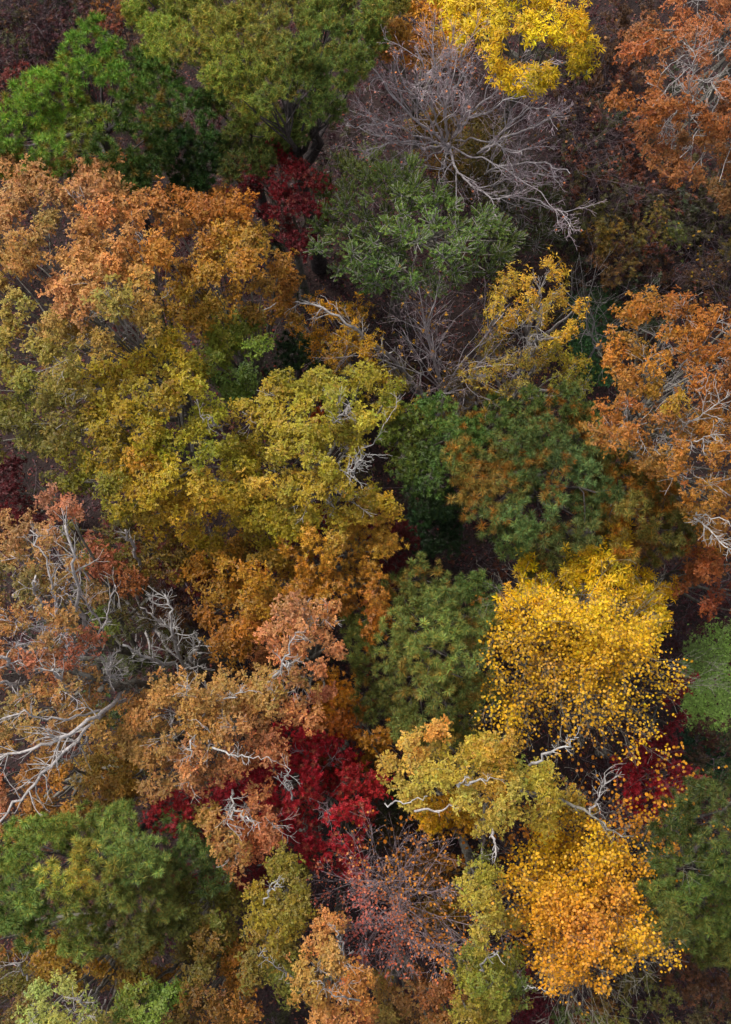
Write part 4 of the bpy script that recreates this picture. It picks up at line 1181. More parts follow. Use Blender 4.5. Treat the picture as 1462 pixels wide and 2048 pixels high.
Y2P = [(965,1260),(1000,1222),(1060,1210),(1150,1200),(1250,1215),(1310,1250),(1350,1290),(1360,1340),(1345,1420),(1360,1500),(1300,1530),(1240,1500),(1180,1520),(1100,1500),(1040,1500),(960,1450),(955,1350)]
gold = fan_tree('large golden tree with small round leaves, right of the blue green pine', (1108,1345), 9.5,
         [(1000,1230,14.5),(1060,1200,15),(1130,1185,15.5),(1200,1190,15.5),(1260,1210,15.5),(1320,1260,15),(1345,1320,14.5),(1340,1400,14),(1340,1480,13.5),(1280,1510,13.5),(1210,1500,13.5),(1140,1490,13.5),(1060,1490,13.5),(990,1450,13.5),
          (970,1390,13.5),(970,1310,14),(1100,1250,15.5),(1180,1250,15.8),(1240,1280,15.5),(1260,1350,15),(1230,1420,14.5),(1150,1400,14.5),(1060,1420,14),(1040,1280,14.8),(1200,1320,15.5),(1150,1290,15.5)],
         'golden_tree', 'golden tree', bark='grey', r=.17, rl=.035, levels=((9, .42, .5), (6, .5, .55), (2, .6, .6)), wob=.08, singles=300, reach=.9,
         leafs=dict(kind='round', size=.080, n=20000, spread=.13, poly=Y2P, ctrl=toned([(1020,1240,'#eebc1c',1.2),(1100,1220,'#f2c414',2.0),(1200,1230,'#f2c616',2.2),(1270,1270,'#f0c020',1.8),(1170,1290,'#ecbe30',1.8),(1230,1320,'#ecb838',1.4),(1040,1290,'#e0ae48',1.0),
             (1100,1330,'#d8a450',.7),(1160,1350,'#e0ac40',.9),(1000,1350,'#e8b434',.7),(1000,1430,'#f0c020',.8),(1060,1400,'#dca83c',.45),(1120,1430,'#e2ac38',.35),(1190,1420,'#e8b430',.45),(1250,1390,'#eebc2c',.6),(1320,1330,'#f0bc34',.7),
             (1320,1420,'#f0bc2c',.5),(1180,1480,'#e0a030',.12),(1250,1470,'#e8ac30',.25),(1320,1490,'#f0bc28',.6),(1090,1480,'#e8b02c',.3),(980,1470,'#eeb82c',.6)], (1, 1, .7), (2, 6, 0))))
ZP = [(1020,1700),(1070,1650),(1140,1640),(1200,1655),(1280,1690),(1310,1750),(1300,1820),(1310,1870),(1360,1890),(1330,1930),(1250,1910),(1190,1960),(1150,1985),(1080,1965),(1030,1900),(1000,1850),(1020,1780)]
gold2 = fan_tree('round amber tree with coin shaped leaves near the bottom right', (1160,1800), 8.5,
         [(1060,1700,13.5),(1110,1660,13.5),(1180,1660,13.8),(1250,1690,13.5),(1290,1750,13.5),(1290,1830,13.5),(1280,1900,13),(1200,1940,13.2),(1130,1960,13.2),(1060,1920,13),(1030,1860,13),(1020,1790,13.5),
          (1100,1740,14.5),(1170,1730,14.8),(1230,1770,14.8),(1230,1850,14.8),(1170,1890,14.8),(1100,1880,14.6),(1070,1810,14.2),(1160,1820,15.2),(1340,1910,12)],
         'golden_tree', 'golden tree', bark='grey', r=.15, rl=.03, levels=((9, .45, .5), (6, .5, .55), (2, .6, .6)), wob=.09, singles=300, reach=.92,
         leafs=dict(kind='round', size=.080, n=22000, spread=.12, poly=ZP, ctrl=toned([(1090,1690,'#f4c010',1.8),(1200,1690,'#f2bc14',1.3),(1160,1760,'#eeb024',1.5),(1060,1760,'#eaae28',1.3),(1120,1810,'#eaa23c',2.0),(1170,1860,'#e6984a',2.2),(1230,1800,'#e49a48',2.0),(1160,1930,'#e8a030',1.6),(1280,1880,'#eeb21c',1.6),(1040,1880,'#e09c28',1.0),(1280,1760,'#e8a428',1.1),(1320,1910,'#eaae20',.6)], (1, 1, 0.85), (0, 7, 0))))
fan_tree('sparse young tree with scattered amber leaves between the two golden trees', (1215,1640), 6.0,
         [(1180,1560,11),(1200,1540,11.5),(1250,1570,11.5),(1310,1580,11),(1330,1610,10.5),(1280,1640,10),(1230,1600,11),(1160,1620,10),(1190,1680,9)],
         'golden_sapling', 'golden tree', bark='plum', r=.06, rl=.02, levels=((7, .5, .5), (4, .5, .6)), wob=.12,
         leafs=dict(kind='round', size=.11, n=650, spread=.08, ctrl=[(1220,1590,'#e09a2c',1.0),(1310,1600,'#e8a628',1.6),(1180,1640,'#c87a28',1.0)]))
fan_tree('amber leaved sapling left of the lower golden tree', (1010,1700), 6.5,
         [(1000,1640,10),(1030,1660,10),(1040,1700,10),(1020,1740,9.5),(990,1680,9)], 'golden_sapling', 'golden tree', bark='plum', r=.05, rl=.018,
         levels=((6, .5, .5), (4, .5, .6)), leafs=dict(kind='round', size=.11, n=260, ctrl=[(1020,1690,'#dc9028')]))
fan_tree('thin bare sapling with amber leaves above the pink dotted tree', (790,1760), 5.0,
         [(770,1660,10),(830,1670,10),(870,1690,10),(900,1650,10),(740,1690,9),(800,1690,10)], 'bare_sapling', 'bare tree', bark='plum', r=.04, rl=.016,
         levels=((6, .5, .5), (3, .5, .6)), leafs=dict(kind='round', size=.11, n=170, ctrl=[(820,1680,'#d08428')]))

# the tree with the leaning white stems
root_ = thing('leaning_tree', (*W(860,830,0)[:2], float(terrain(*W(860,830,0)[:2]))), 'tree of bent white stems leaning to the left above the centre', 'leaning tree')
lt = (root_, np.array(root_.location[:]))
px_limb(lt, [(905,850,.1),(870,815,3),(820,760,7),(770,700,10),(700,645,12),(630,608,12.5),(560,605,12.3)], .10, .02, 'pale', 14, 4, .8, 'stem', K=26)
px_limb(lt, [(895,850,.1),(850,810,3),(800,750,7),(745,690,10),(680,625,12),(640,590,12)], .08, .018, 'pale', 10, 4, .7, 'stem', K=24)
px_limb(lt, [(560,605,12.3),(520,625,12.5),(480,650,12.2),(465,680,12)], .03, .01, 'pale', 8, 3, .5, 'limb')

# dead tree
dt = fan_tree('twisted grey dead tree with no bark in the left lower half', (372,1335), 10.5, [(395,1330,12.5)], 'dead_tree', 'dead tree', bark='grey', r=.17, levels=((4, .6, .5),), rl=.05)
px_limb(dt, [(372,1340,10.3),(350,1330,11.5),(310,1322,12.8),(270,1305,13.6),(245,1290,14)], .065, .03, 'white', 9, 4, .6, full=True)
px_limb(dt, [(370,1338,10.5),(352,1300,12),(340,1260,13.2),(345,1225,14),(330,1190,14.3)], .055, .025, 'white', 10, 4, .55, full=True)
px_limb(dt, [(360,1300,10.8),(345,1260,12),(315,1240,13),(280,1215,13.4)], .05, .02, 'pale', 8, 4, .6, full=True)
px_limb(dt, [(375,1338,10.6),(385,1305,12),(400,1285,13)], .06, .02, 'white', 8, 4, .5, full=True)
px_limb(dt, [(365,1335,10.6),(395,1333,12),(412,1335,12.6)], .045, .02, 'white', 4, 2, .3)
px_limb(dt, [(420,1300,4),(360,1240,7),(300,1170,9.5)], .11, .07, 'grey', 2, 2, .5, K=12)
# the big grey trunk lying under the spreading oak and its limbs
gt = fan_tree('grey half dead tree with a thick leaning trunk and bare twigs at lower left', (350,1368), 5.0, [(300,1350,8)], 'dead_tree', 'dead tree', bark='grey', r=.24, levels=((3, .5, .5),), rl=.05)
px_limb(gt, [(350,1368,5),(290,1366,10.5),(235,1368,13.5),(200,1380,15)], .15, .07, 'grey', 10, 4, .8, K=14)
px_limb(gt, [(235,1368,13.5),(180,1350,15.2),(110,1342,16)], .07, .05, 'grey', 8, 4, .7, full=True)
px_limb(gt, [(215,1375,13.5),(215,1345,15),(222,1325,15.8)], .06, .02, 'pale', 16, 5, .5, full=True)
px_limb(gt, [(240,1385,13.5),(200,1430,15.8),(130,1470,16.6),(60,1500,16.8),(-20,1512,16.9)], .058, .03, 'pale', 10, 3, .8, full=True)
px_limb(gt, [(250,1400,12.5),(180,1450,15.2),(90,1540,15.2),(40,1600,15),(-20,1660,15)], .055, .03, 'pale', 12, 3, .8, full=True)
px_limb(gt, [(240,1390,10),(280,1420,10),(295,1425,9.5)], .05, .02, 'grey', 4, 2, .4)
px_limb(gt, [(180,1440,12),(165,1500,12),(110,1540,12)], .05, .02, 'pale', 8, 3, .6, full=True)
# visible limbs of the oaks
px_limb(oak_l, [(292,700,9.5),(255,650,12),(225,600,14),(205,540,15)], .085, .03, 'pale', 10, 3, .8)
px_limb(oak_l, [(288,705,9.5),(240,660,12),(195,610,14),(170,590,14.8)], .08, .03, 'pale', 10, 3, .8)
px_limb(oak_l, [(280,705,9.5),(230,670,12),(190,660,13.4),(160,670,14)], .07, .02, 'pale', 10, 3, .7)
px_limb(oak_l, [(290,690,9.5),(290,640,12),(300,600,14)], .06, .02, 'grey', 6, 3, .6)
px_limb(oak_l, [(300,620,12),(330,590,14.5),(350,570,15)], .03, .012, 'pale', 3, 2, .3)
px_limb(oak_w, [(175,1295,12),(162,1220,14.5),(150,1150,16),(148,1090,16.6),(130,1050,16.8)], .055, .03, 'pale', 8, 3, .6, lift=1.5, full=True)
px_limb(oak_w, [(165,1300,12),(145,1280,13),(135,1265,14)], .05, .03, 'pale', 3, 2, .4, lift=1.5, full=True)
px_limb(oak_w, [(90,1215,14.5),(70,1185,15.5),(72,1150,16)], .06, .02, 'pale', 4, 3, .5, lift=1.5, full=True)
px_limb(oak_w, [(82,1218,14),(60,1195,15)], .05, .025, 'pale', 2, 3, .4, lift=1.5, full=True)
px_limb(oak_w, [(40,1345,13.5),(10,1320,15),(-20,1310,15.5)], .06, .03, 'pale', 6, 3, .6, lift=1.5, full=True)
px_limb(oak_w, [(50,1365,13.5),(20,1364,15),(-20,1368,15.5)], .05, .03, 'pale', 4, 3, .5, lift=1.5, full=True)
px_limb(oak_w, [(150,1400,13),(115,1350,15),(105,1340,15.5)], .06, .03, 'pale', 6, 3, .5, lift=1.5, full=True)
px_limb(oak_w, [(120,1250,14.5),(105,1180,15.6),(95,1120,16.2),(60,1060,16.4)], .035, .015, 'pale', 8, 3, .5, lift=1.2, full=True)
px_limb(oak_w, [(200,1420,14),(120,1440,15.6),(50,1425,16.2),(-20,1440,16.4)], .035, .015, 'pale', 8, 3, .5, lift=1.2, full=True)
px_limb(oak_w, [(190,1300,14),(215,1230,15.4),(230,1170,16)], .03, .012, 'pale', 7, 3, .5, lift=1, full=True)
px_limb(oak_w, [(280,1130,10),(260,1080,12),(250,1060,13)], .05, .03, 'pale', 4, 3, .5, lift=1.5, full=True)
px_limb(tan_a, [(535,1365,13.5),(560,1340,15),(572,1310,15.8),(578,1280,16.2),(600,1262,16.4)], .06, .02, 'white', 8, 3, .4, lift=.7)
px_limb(tan_a, [(565,1330,15.4),(590,1322,15.9)], .035, .015, 'white', 4, 2, .25, lift=.7)
px_limb(tan_b, [(370,1410,13.5),(375,1390,15),(375,1370,15.8)], .035, .012, 'white', 6, 3, .35, lift=.7)
px_limb(tan_b, [(395,1445,14),(385,1490,15.6),(372,1525,16.2)], .04, .015, 'white', 5, 3, .35, lift=.7)
px_limb(tan_b, [(425,1495,15),(480,1512,16),(540,1515,16.3)], .04, .018, 'white', 7, 3, .3, lift=.7)
px_limb(tan_b, [(440,1405,14),(470,1390,15.5),(500,1380,16)], .03, .012, 'white', 5, 3, .3, lift=.7)
px_limb(tan_c, [(465,1580,13),(468,1620,14.6),(455,1650,15)], .05, .018, 'white', 9, 4, .45, lift=.7)
px_limb(tan_c, [(468,1615,14.4),(500,1640,15),(520,1660,15.2)], .04, .018, 'white', 6, 3, .35, lift=.7)
px_limb(tan_c, [(585,1600,13.5),(570,1560,14.8),(580,1540,15)], .035, .015, 'white', 8, 4, .4, lift=.7)
px_limb(tan_c, [(690,1690,8),(640,1680,10),(600,1660,11)], .11, .05, 'grey', 9, 4, .6, lift=.7)
px_limb(oak_n, [(640,980,13),(690,950,15),(715,930,15.8),(740,905,16)], .04, .015, 'white', 12, 3, .5, lift=.7)
px_limb(oak_n, [(650,955,14),(700,940,15.5),(740,930,15.8)], .035, .012, 'white', 8, 3, .4, lift=.7)
px_limb(oak_n, [(660,860,14),(680,830,16),(705,815,16.4)], .035, .014, 'pale', 10, 3, .4, lift=.7)
px_limb(oak_n, [(455,880,13),(430,845,15),(400,830,16)], .05, .02, 'pale', 8, 3, .4, lift=.7)
px_limb(oak_n, [(700,915,14),(755,880,14),(790,810,14),(800,790,14)], .025, .012, 'pale', 4, 3, .4, lift=.7)
px_limb(br_, [(525,1810,14),(535,1780,15.4),(560,1750,16)], .04, .016, 'white', 3, 2, .25)
px_limb(br_, [(535,1785,15.2),(555,1770,15.8),(563,1765,16)], .03, .014, 'white', 2, 2, .2)
px_limb(br_, [(585,1955,14),(550,1930,15.4),(515,1910,16)], .035, .014, 'white', 4, 2, .3)
px_limb(tan_d, [(688,1930,14),(685,1880,15.8),(668,1850,16.4)], .035, .014, 'white', 5, 2, .25, lift=.7)
px_limb(tan_d, [(730,2005,14.5),(690,1995,16),(650,1985,16.6),(640,1960,16.8)], .035, .014, 'white', 7, 2, .3, lift=.7)
px_limb(pol, [(770,1607,15.5),(805,1608,16.5),(855,1592,16.8)], .03, .055, 'white', 0)
px_limb(pol, [(915,1568,16.9),(945,1564,17.1),(985,1556,17)], .07, .03, 'white', 3, 2, .3)
px_limb(pol, [(920,1568,16.9),(935,1552,17.4)], .04, .02, 'white', 2, 1, .2)
px_limb(pol, [(830,1622,15.5),(870,1622,15.8),(920,1610,15.8),(960,1600,15.5)], .045, .06, 'pale', 5, 2, .4)
px_limb(pol, [(1058,1532,15),(1095,1508,16),(1135,1492,16.5),(1158,1475,16.8)], .06, .025, 'white', 5, 3, .35)
px_limb(pol, [(975,1640,15.2),(985,1665,15.8),(992,1690,16),(988,1725,16.2)], .075, .04, 'pale', 4, 2, .3)
px_limb(pol, [(1040,1580,13),(1120,1602,13.8),(1180,1625,14.2),(1230,1665,14.6),(1268,1673,14.8)], .085, .03, 'grey', 8, 3, .6, K=20)
px_limb(pol, [(1180,1625,14.2),(1200,1590,14.8),(1215,1540,15)], .05, .02, 'pale', 10, 3, .5)
px_limb(col_t, [(960,1940,13),(985,1905,15),(1010,1930,15.5)], .04, .015, 'white', 4, 2, .3)
px_limb(col_t, [(1030,1975,13),(1060,1975,13.8),(1085,1978,14)], .03, .014, 'white', 3, 2, .25)
px_limb(yt, [(1040,770,9),(1040,700,12),(1045,640,14)], .05, .02, 'pale', 10, 4, .8)
px_limb(yt, [(1055,740,9),(1075,680,13),(1082,620,15),(1078,580,15.4)], .05, .018, 'pale', 12, 3, .6)
px_limb(orr, [(1300,850,11),(1310,800,14.5),(1300,750,16),(1290,720,16.5)], .04, .015, 'pale', 10, 3, .6)
px_limb(orr, [(1310,850,11),(1340,800,14.5),(1360,760,16.5)], .05, .015, 'pale', 12, 3, .6)
px_limb(orr, [(1320,860,12),(1370,850,15.5),(1420,820,16.8),(1460,790,17)], .045, .015, 'white', 14, 4, .6)
px_limb(orr, [(1330,870,13),(1380,880,16),(1450,870,17)], .04, .015, 'white', 10, 4, .5)
px_limb(orr, [(1290,850,6),(1255,790,9),(1230,740,12),(1200,710,13)], .05, .02, 'grey', 8, 3, .6)
px_limb(orr, [(1290,860,6),(1262,800,10),(1260,700,13.5),(1275,640,15.5)], .06, .02, 'grey', 12, 3, .6)
px_limb(orr, [(1370,1020,13),(1410,1050,15.5),(1450,1090,16.4),(1480,1120,16.5)], .045, .02, 'white', 12, 4, .6)
px_limb(orr, [(1370,1020,13),(1420,1035,15.8),(1480,1050,16.5)], .04, .02, 'white', 8, 3, .5)
px_limb(ot, [(1380,300,12),(1375,220,15.5),(1385,150,16.8),(1390,90,17)], .05, .015, 'pale', 16, 4, .7)
px_limb(ot, [(1375,230,14),(1400,160,16.5),(1440,175,17)], .03, .012, 'pale', 10, 4, .5)
px_limb(ot, [(1340,330,11),(1345,280,14),(1330,250,15.5)], .04, .015, 'pale', 10, 4, .6)
px_limb(pale, [(190,2020,13.5),(150,2000,14.8),(130,1995,15.2)], .04, .015, 'pale', 6, 3, .4)
px_limb(pale, [(55,1960,11),(40,1935,13),(30,1915,14)], .04, .015, 'pale', 5, 3, .5)
px_limb(tp, [(610,330,6),(640,290,8),(600,225,11.5),(560,175,13.5)], .20, .13, 'dark', 8, 3, .9, K=18)
px_limb(tp, [(655,345,5),(665,310,6.5),(655,290,7.5)], .05, .02, 'grey', 4, 3, .6)

# bare saplings and thin trees of the right side
fan_tree('crooked pale bare sapling above the green gap on the right', (1200,700), 3.0,
         [(1090,500,9),(1160,600,9),(1235,560,9.5),(1220,540,10),(1140,520,9),(1230,640,9)], 'bare_sapling', 'bare tree', bark='pale', r=.06, rl=.026, levels=((6, .35, .5), (4, .5, .6)), wob=.14)
fan_tree('grey purple bare shrub tree at the right edge above the bright orange oak', (1440,600), 2.0,
         [(1390,440,8),(1420,430,8.5),(1460,460,8),(1400,520,7),(1470,520,8),(1370,480,7)], 'bare_sapling', 'bare tree', bark='plum', r=.05, rl=.022, levels=((8, .45, .5), (5, .5, .6)), wob=.1,
         leafs=dict(kind='round', size=.11, n=60, ctrl=[(1440,470,'#b09028')]))
fan_tree('low brushy grey tree between the green cedar and the small bare tree', (840,670), 1.5,
         [(760,620,6),(800,600,7),(860,590,7),(920,610,6),(960,640,6),(780,680,5),(940,690,5)], 'bare_sapling', 'bare tree', bark='plum', r=.05, rl=.02, levels=((9, .5, .5), (6, .5, .6)), wob=.14,
         leafs=dict(kind='maple', size=.12, n=100, ctrl=[(830,620,'#7a5a24')]))
fan_tree('brown twiggy bush under the lower side of the wide dark pine', (960,1120), 1.5,
         [(900,1080,5),(940,1110,6),(1000,1130,6),(960,1150,5.5),(900,1120,5)], 'bare_shrub', 'bare shrub', bark='plum', r=.04, rl=.018, levels=((9, .5, .5), (6, .5, .6)), wob=.16)
fan_tree('dark twiggy shrub in the gap right of the olive brown oak column', (660,1780), 2.0,
         [(620,1750,6),(660,1720,6),(700,1760,7),(640,1810,6),(690,1810,6),(720,1740,7)], 'bare_shrub', 'bare shrub', bark='plum', r=.04, rl=.018, levels=((8, .5, .5), (5, .5, .6)), wob=.14,
         leafs=dict(kind='round', size=.1, n=60, ctrl=[(670,1770,'#c88030')]))
for q_, lab_, e_ in (((600,660), 'brown twiggy shrub in the gap left of the rich yellow tree', [(560,640,5),(600,610,6),(640,650,6),(570,690,5),(620,700,5)]),
                     ((1170,420), 'thin purple brown sapling on the litter path at upper right', [(1120,360,5),(1170,340,6),(1220,360,5),(1230,430,5),(1140,470,5)]),
                     ((1350,1130), 'brown twiggy shrub right of the strong yellow hickory', [(1330,1150,3),(1350,1180,4),(1390,1170,4),(1380,1205,3)]),
                     ((60,60), 'dull brown bare shrub in the top left corner', [(10,40,5),(40,10,6),(90,20,6),(110,70,5),(30,110,5),(80,120,5)]),
                     ((480,1250), 'thin bare sapling in shade beside the dense gold orange oak', [(440,1320,6),(400,1350,6),(470,1330,7),(430,1380,6)])):
    fan_tree(lab_, q_, 1.0, e_, 'bare_shrub', 'bare shrub', bark='plum', r=.04, rl=.018, levels=((8, .5, .5), (5, .5, .6)), wob=.13)

# leafy shrubs of the understorey
for lab_, poly_, z_, ct_, dn_ in (
    ('brick red shrub in the upper left corner beside the bright green pine', [(0,120),(60,110),(75,180),(30,220),(-20,200)], 5.0, [(30,150,'#7a3428'),(40,190,'#6a2c24')], .9),
    ('dark maroon shrub behind the bright green pine at the top left', [(80,40),(170,20),(180,60),(140,110),(80,140),(60,90)], 4.5, [(130,70,'#4c2028'),(90,110,'#40201f')], .6),
    ('brown orange oak sapling at the top edge left of the yellow green pine', [(175,-20),(260,-20),(255,60),(240,85),(190,50)], 8.0, [(215,20,'#8a5c24'),(240,60,'#7a3c20')], .9),
    ('dark olive shrub at the top left edge', [(-20,20),(60,10),(70,90),(20,110),(-30,90)], 3.5, [(20,50,'#4c4c24')], .5),
    ('low mustard shrub on the path right of the cedar', [(1140,400),(1200,385),(1230,440),(1190,490),(1140,470)], 4.0, [(1180,420,'#6a6426'),(1160,460,'#5a5a28')], .7),
    ('golden brown shrub beside the litter path below the orange brown oak', [(1180,440),(1240,440),(1250,490),(1200,520),(1170,490)], 4.0, [(1210,470,'#94762a')], .8),
    ('yellow green bush below the orange brown oak of the top right corner', [(1265,430),(1340,420),(1380,450),(1360,490),(1290,490)], 4.5, [(1300,450,'#7c6c2a'),(1350,460,'#5a6a2a')], .8),
    ('yellow shrub low at the right edge above the bright orange oak', [(1420,450),(1480,450),(1480,500),(1440,500)], 5, [(1450,480,'#8a7a2a')], .7),
    ('tan brown shrub above the sparse yellow tree', [(1170,500),(1240,500),(1300,530),(1280,560),(1200,560)], 4.0, [(1210,530,'#7c5c34'),(1270,545,'#8a7430')], .7),
    ('brown shrub in the lower right corner beneath the dark pine', [(1350,1900),(1480,1930),(1480,2000),(1380,2010),(1330,1950)], 8.0, [(1400,1960,'#6c4c30'),(1350,1920,'#7c4c2c')], .8),
    ('muted olive green shrub at the bottom right', [(1240,1950),(1300,1930),(1370,1960),(1380,2030),(1360,2090),(1250,2090)], 8.0, [(1270,1970,'#8c8440'),(1320,2000,'#6c7434'),(1300,2060,'#7c7c3a')], .9),
    ('rusty shrub on the bottom edge right of the maroon maple', [(1140,1985),(1240,1980),(1250,2020),(1180,2050),(1120,2040)], 7.0, [(1190,2010,'#98602a'),(1220,1990,'#8a7a2c')], .8),
    ('yellow green shrub along the bottom edge right of centre', [(1100,2020),(1200,2030),(1260,2050),(1240,2110),(1090,2110)], 7.5, [(1130,2050,'#6c8040'),(1220,2070,'#8c8c3c')], .8),
    ('dark brown green shrub in the bottom right corner', [(1390,2000),(1480,1990),(1490,2090),(1380,2090)], 7.0, [(1430,2040,'#5a5430')], .8),
    ('dull red green shrub between the lawn and the dark pine', [(1385,1450),(1480,1440),(1480,1550),(1400,1570),(1390,1510)], 3.0, [(1430,1500,'#4c4a2c'),(1420,1480,'#5c2c2a'),(1460,1520,'#3c5228')], .7),
    ('small reddish shrub on the litter right of the hickory', [(1340,1250),(1400,1230),(1400,1270),(1350,1290)], 2.5, [(1370,1260,'#5c3434')], .6),
    ('dark red shrub under the sparse young golden tree', [(1170,1540),(1250,1530),(1250,1640),(1180,1650)], 4.0, [(1210,1600,'#4c1c1e')], .5),
    ('olive shrub between the lower golden tree and the dark pine', [(1285,1650),(1340,1670),(1330,1760),(1300,1880),(1290,1760)], 7.0, [(1310,1700,'#6c6a2c'),(1310,1820,'#5c6030')], .7),
    ('dull brown shrub in the dark gap at the lower centre', [(740,1660),(800,1650),(830,1700),(760,1710)], 4.0, [(780,1680,'#5c3424')], .6),
    ('green holly shrub seen at the lower left between golden crowns', [(150,1360),(240,1400),(280,1440),(230,1470)], 6.0, [(220,1420,'#4c6430')], .7),
    ('dark rust shrub in the gap between the dead tree and the gold orange oak', [(300,1170),(400,1160),(420,1260),(350,1280),(300,1230)], 3.5, [(350,1200,'#4c2a20')], .5),
    ('brown leaved shrub beside the pines at the upper centre', [(590,290),(640,270),(680,300),(680,340),(620,320)], 6.0, [(610,310,'#7c4434'),(660,310,'#3c2c28')], .5),
):
    broadleaf('shrub', lab_, poly_, z_, ct_, drop=.8, dens=dn_, under=.2, r=.05, nl=5, group='understorey shrubs')

# ------------------------------------------------------------------ the forest floor
def scatter_litter():
    n = 100000
    px = rng.uniform(-420, PW + 420, n); py = rng.uniform(-420, PH + 420, n)
    P = W(px, py, 0.0); P[:, 2] = terrain(P[:, 0], P[:, 1]) + rng.uniform(.01, .05, n)
    pal = np.array([leafc(h, .7) for h in ('#6e3a3c', '#80443e', '#4c2a2e', '#8a5c48', '#622c38', '#98482e', '#a87a58')])
    col = pal[rng.choice(7, n, p=[.25, .2, .2, .12, .12, .07, .04])] * rng.uniform(.6, 1.2, (n, 1))
    X = rand_dirs(n) * [1, 1, .3]; N_ = np.array([0, 0, 1.0]) + rng.normal(0, .3, (n, 3))
    b = Buf(); b.add(*leaves('blob', P, X, N_, rng.uniform(.08, .17, n), col))
    o = b.build('fallen_leaves', M['leaf']); o['kind'] = 'stuff'; o['label'] = 'purplish brown fallen leaves covering the forest floor'
scatter_litter()

def brush():
    n = 1500
    px = rng.uniform(-300, PW + 300, n); py = rng.uniform(-300, PH + 300, n)
    for reg_, k_ in (([(1100,60),(1260,60),(1270,300),(1500,420),(1500,600),(1080,600)], 420), ([(-60,-60),(280,-60),(180,120),(-60,240)], 150), ([(1330,1140),(1500,1180),(1500,1250),(1330,1280)], 60)):
        ax_ = [q[0] for q in reg_]; ay_ = [q[1] for q in reg_]
        qx = rng.uniform(min(ax_), max(ax_), k_); qy = rng.uniform(min(ay_), max(ay_), k_)
        ok_ = in_poly(qx, qy, reg_)
        px = np.concatenate([px, qx[ok_]]); py = np.concatenate([py, qy[ok_]])
    n = len(px)
    ok = ~in_poly(px, py, [(1270,1190),(1520,1190),(1520,1640),(1290,1600)])
    ok &= ~(in_poly(px, py, [(1150,80),(1260,80),(1270,560),(1420,500),(1420,620),(1130,600)]) & (rng.random(n) < .1))
    px, py = px[ok], py[ok]; n = len(px)
    P = W(px, py, 0.0); P[:, 2] = terrain(P[:, 0], P[:, 1])
    D = np.array([0, 0, 1.0]) + rng.normal(0, .4, (n, 3))
    res = grow(P, D, rng.uniform(1.4, 5.8, n) * np.where(in_poly(px, py, [(1100,60),(1500,60),(1500,620),(1080,620)]), .6, 1), rng.uniform(.012, .026, n), [(5, .45, .7), (3, .55, .7)], K=4, wob=.12)
    b = Buf()
    for (PP, RR) in res:
        b.add(*tubes(PP, np.maximum(RR, .005), 3))
    o = b.build('undergrowth', M['plum']); o['kind'] = 'stuff'; o['label'] = 'thin bare twigs of undergrowth rising from the forest floor'
    own = np.repeat(np.arange(n), 15)
    leafy = rng.random(n) < .8
    Q = res[-1][0][:, 1:]
    own = np.repeat(own, Q.shape[1]); Q = Q.reshape(-1, 3)
    keep = leafy[own] & (rng.random(len(Q)) < .7)
    Q, own = Q[keep], own[keep]
    k = len(Q)
    pal = np.array([leafc(h, .7) for h in ('#5a2a2a', '#5c5428', '#6a4a2a', '#40242a', '#7a4428', '#3c4c28', '#4c4a26')])
    reg = [(60,40,3),(60,160,0),(200,30,2),(460,380,0),(560,330,0),(200,640,0),(420,820,0),(200,870,0),(20,950,0),(580,680,3),(600,760,5),(700,300,3),(1100,250,3),(1000,60,0),
           (1200,200,2),(1250,350,4),(1180,450,6),(1320,450,6),(1260,540,2),(1180,680,5),(860,650,3),(960,780,2),(770,1000,6),(850,1060,5),(790,1090,0),(950,1120,3),(1400,1180,0),(1380,1240,2),(350,1200,0),
           (300,1120,0),(220,1400,5),(100,1600,2),(280,1500,2),(60,1560,6),(780,1640,6),(660,1800,3),(800,1900,0),(870,1700,0),(1180,1500,3),(1200,1600,0),(1350,1420,0),(1420,1520,5),(460,1780,0),(420,1900,6),
           (540,2020,6),(1050,2000,0),(1000,1900,3),(1420,1980,4),(1250,2000,6),(560,1100,4),(460,1280,2)]
    rx = np.array([q[0] for q in reg]); ry = np.array([q[1] for q in reg]); rk = np.array([q[2] for q in reg])
    near = np.argmin((px[:, None] + rng.normal(0, 40, (n, 1)) - rx) ** 2 + (py[:, None] + rng.normal(0, 40, (n, 1)) - ry) ** 2, axis=1)
    kind = np.where(rng.random(n) < .75, rk[near], rng.integers(0, 7, n))
    col = pal[kind[own]] * rng.uniform(.7, 1.25, (k, 1))
    A = nrm(np.array([0, 0, 1.0]) + rng.normal(0, .35, (k, 3))); U = nrm(np.cross(A, rand_dirs(k))); B = np.cross(A, U)
    o = whorl_object('undergrowth_leaves', 'maple5', whorl_meshes('maple', 5), None, Q, U, B, A, rng.uniform(.11, .17, k), rng.integers(0, 8, k), col)
    o['label'] = 'dim olive and maroon leaves of the undergrowth'
brush()

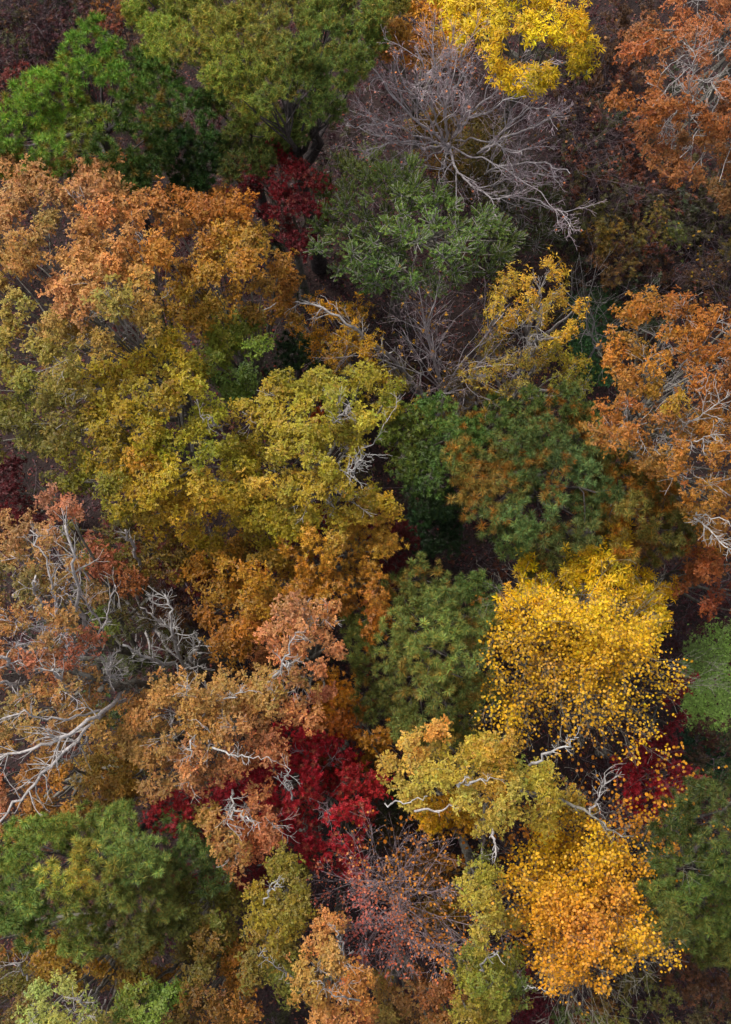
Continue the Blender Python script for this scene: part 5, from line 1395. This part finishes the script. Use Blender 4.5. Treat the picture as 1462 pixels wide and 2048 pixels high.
def lawn(name, label, poly, n, cols, hgt):
    xs = [p[0] for p in poly]; ys = [p[1] for p in poly]
    px = rng.uniform(min(xs), max(xs), n); py = rng.uniform(min(ys), max(ys), n)
    ok = in_poly(px + rng.normal(0, 9, n), py + rng.normal(0, 9, n), poly); px, py = px[ok], py[ok]; n = len(px)
    P = W(px, py, 0.0); P[:, 2] = terrain(P[:, 0], P[:, 1])
    # thin out in soft tufts
    f = np.sin(P[:, 0] * 2.3 + 1) * np.sin(P[:, 1] * 2.9) + rng.normal(0, .6, n) > -.9
    P = P[f]; n = len(P)
    X = np.array([0, 0, .25]) + rng.normal(0, .75, (n, 3)) * [1, 1, .3]
    pal = np.array([leafc(h, 1.7, .95) for h in cols])
    blot = (np.sin(P[:, 0] * 1.3) + np.sin(P[:, 1] * 1.7 + .6) + rng.normal(0, .8, n))
    col = pal[np.clip(((blot + 2) / 4 * len(pal)).astype(int), 0, len(pal) - 1)] * rng.uniform(.7, 1.2, (n, 1))
    b = Buf(); b.add(*leaves('blob', P, X, np.array([0, 0, 1.0]) + rng.normal(0, .35, (n, 3)), rng.uniform(.6, 1.2, n) * hgt, col))
    o = b.build(name, M['leaf']); o['kind'] = 'stuff'; o['label'] = label
lawn('grass', 'bright green grass clearing at the right edge', [(1366,1290),(1400,1262),(1500,1240),(1620,1225),(1760,1290),(1740,1420),(1600,1500),(1500,1480),(1395,1480),(1370,1420)], 90000, ['#6c8440', '#86a84c', '#94b854', '#78924a'], .15)
lawn('grass', 'dark green grass in the gap between the yellow tree and the bright orange oak', [(1140,600),(1190,580),(1230,600),(1235,700),(1210,770),(1150,760)], 12000, ['#2c4a28', '#3a6230', '#345434'], .2)
lawn('grass', 'dull green ground cover below the grass clearing on the right', [(1370,1460),(1500,1460),(1500,1570),(1380,1600)], 9000, ['#24402a', '#304a28', '#4c3a2a'], .2)
print('TRIS', sum(sum(max(0, l) for l in [len(me.loops) - 2 * len(me.polygons)]) for me in bpy.data.meshes), 'OBJ', len(bpy.data.objects))
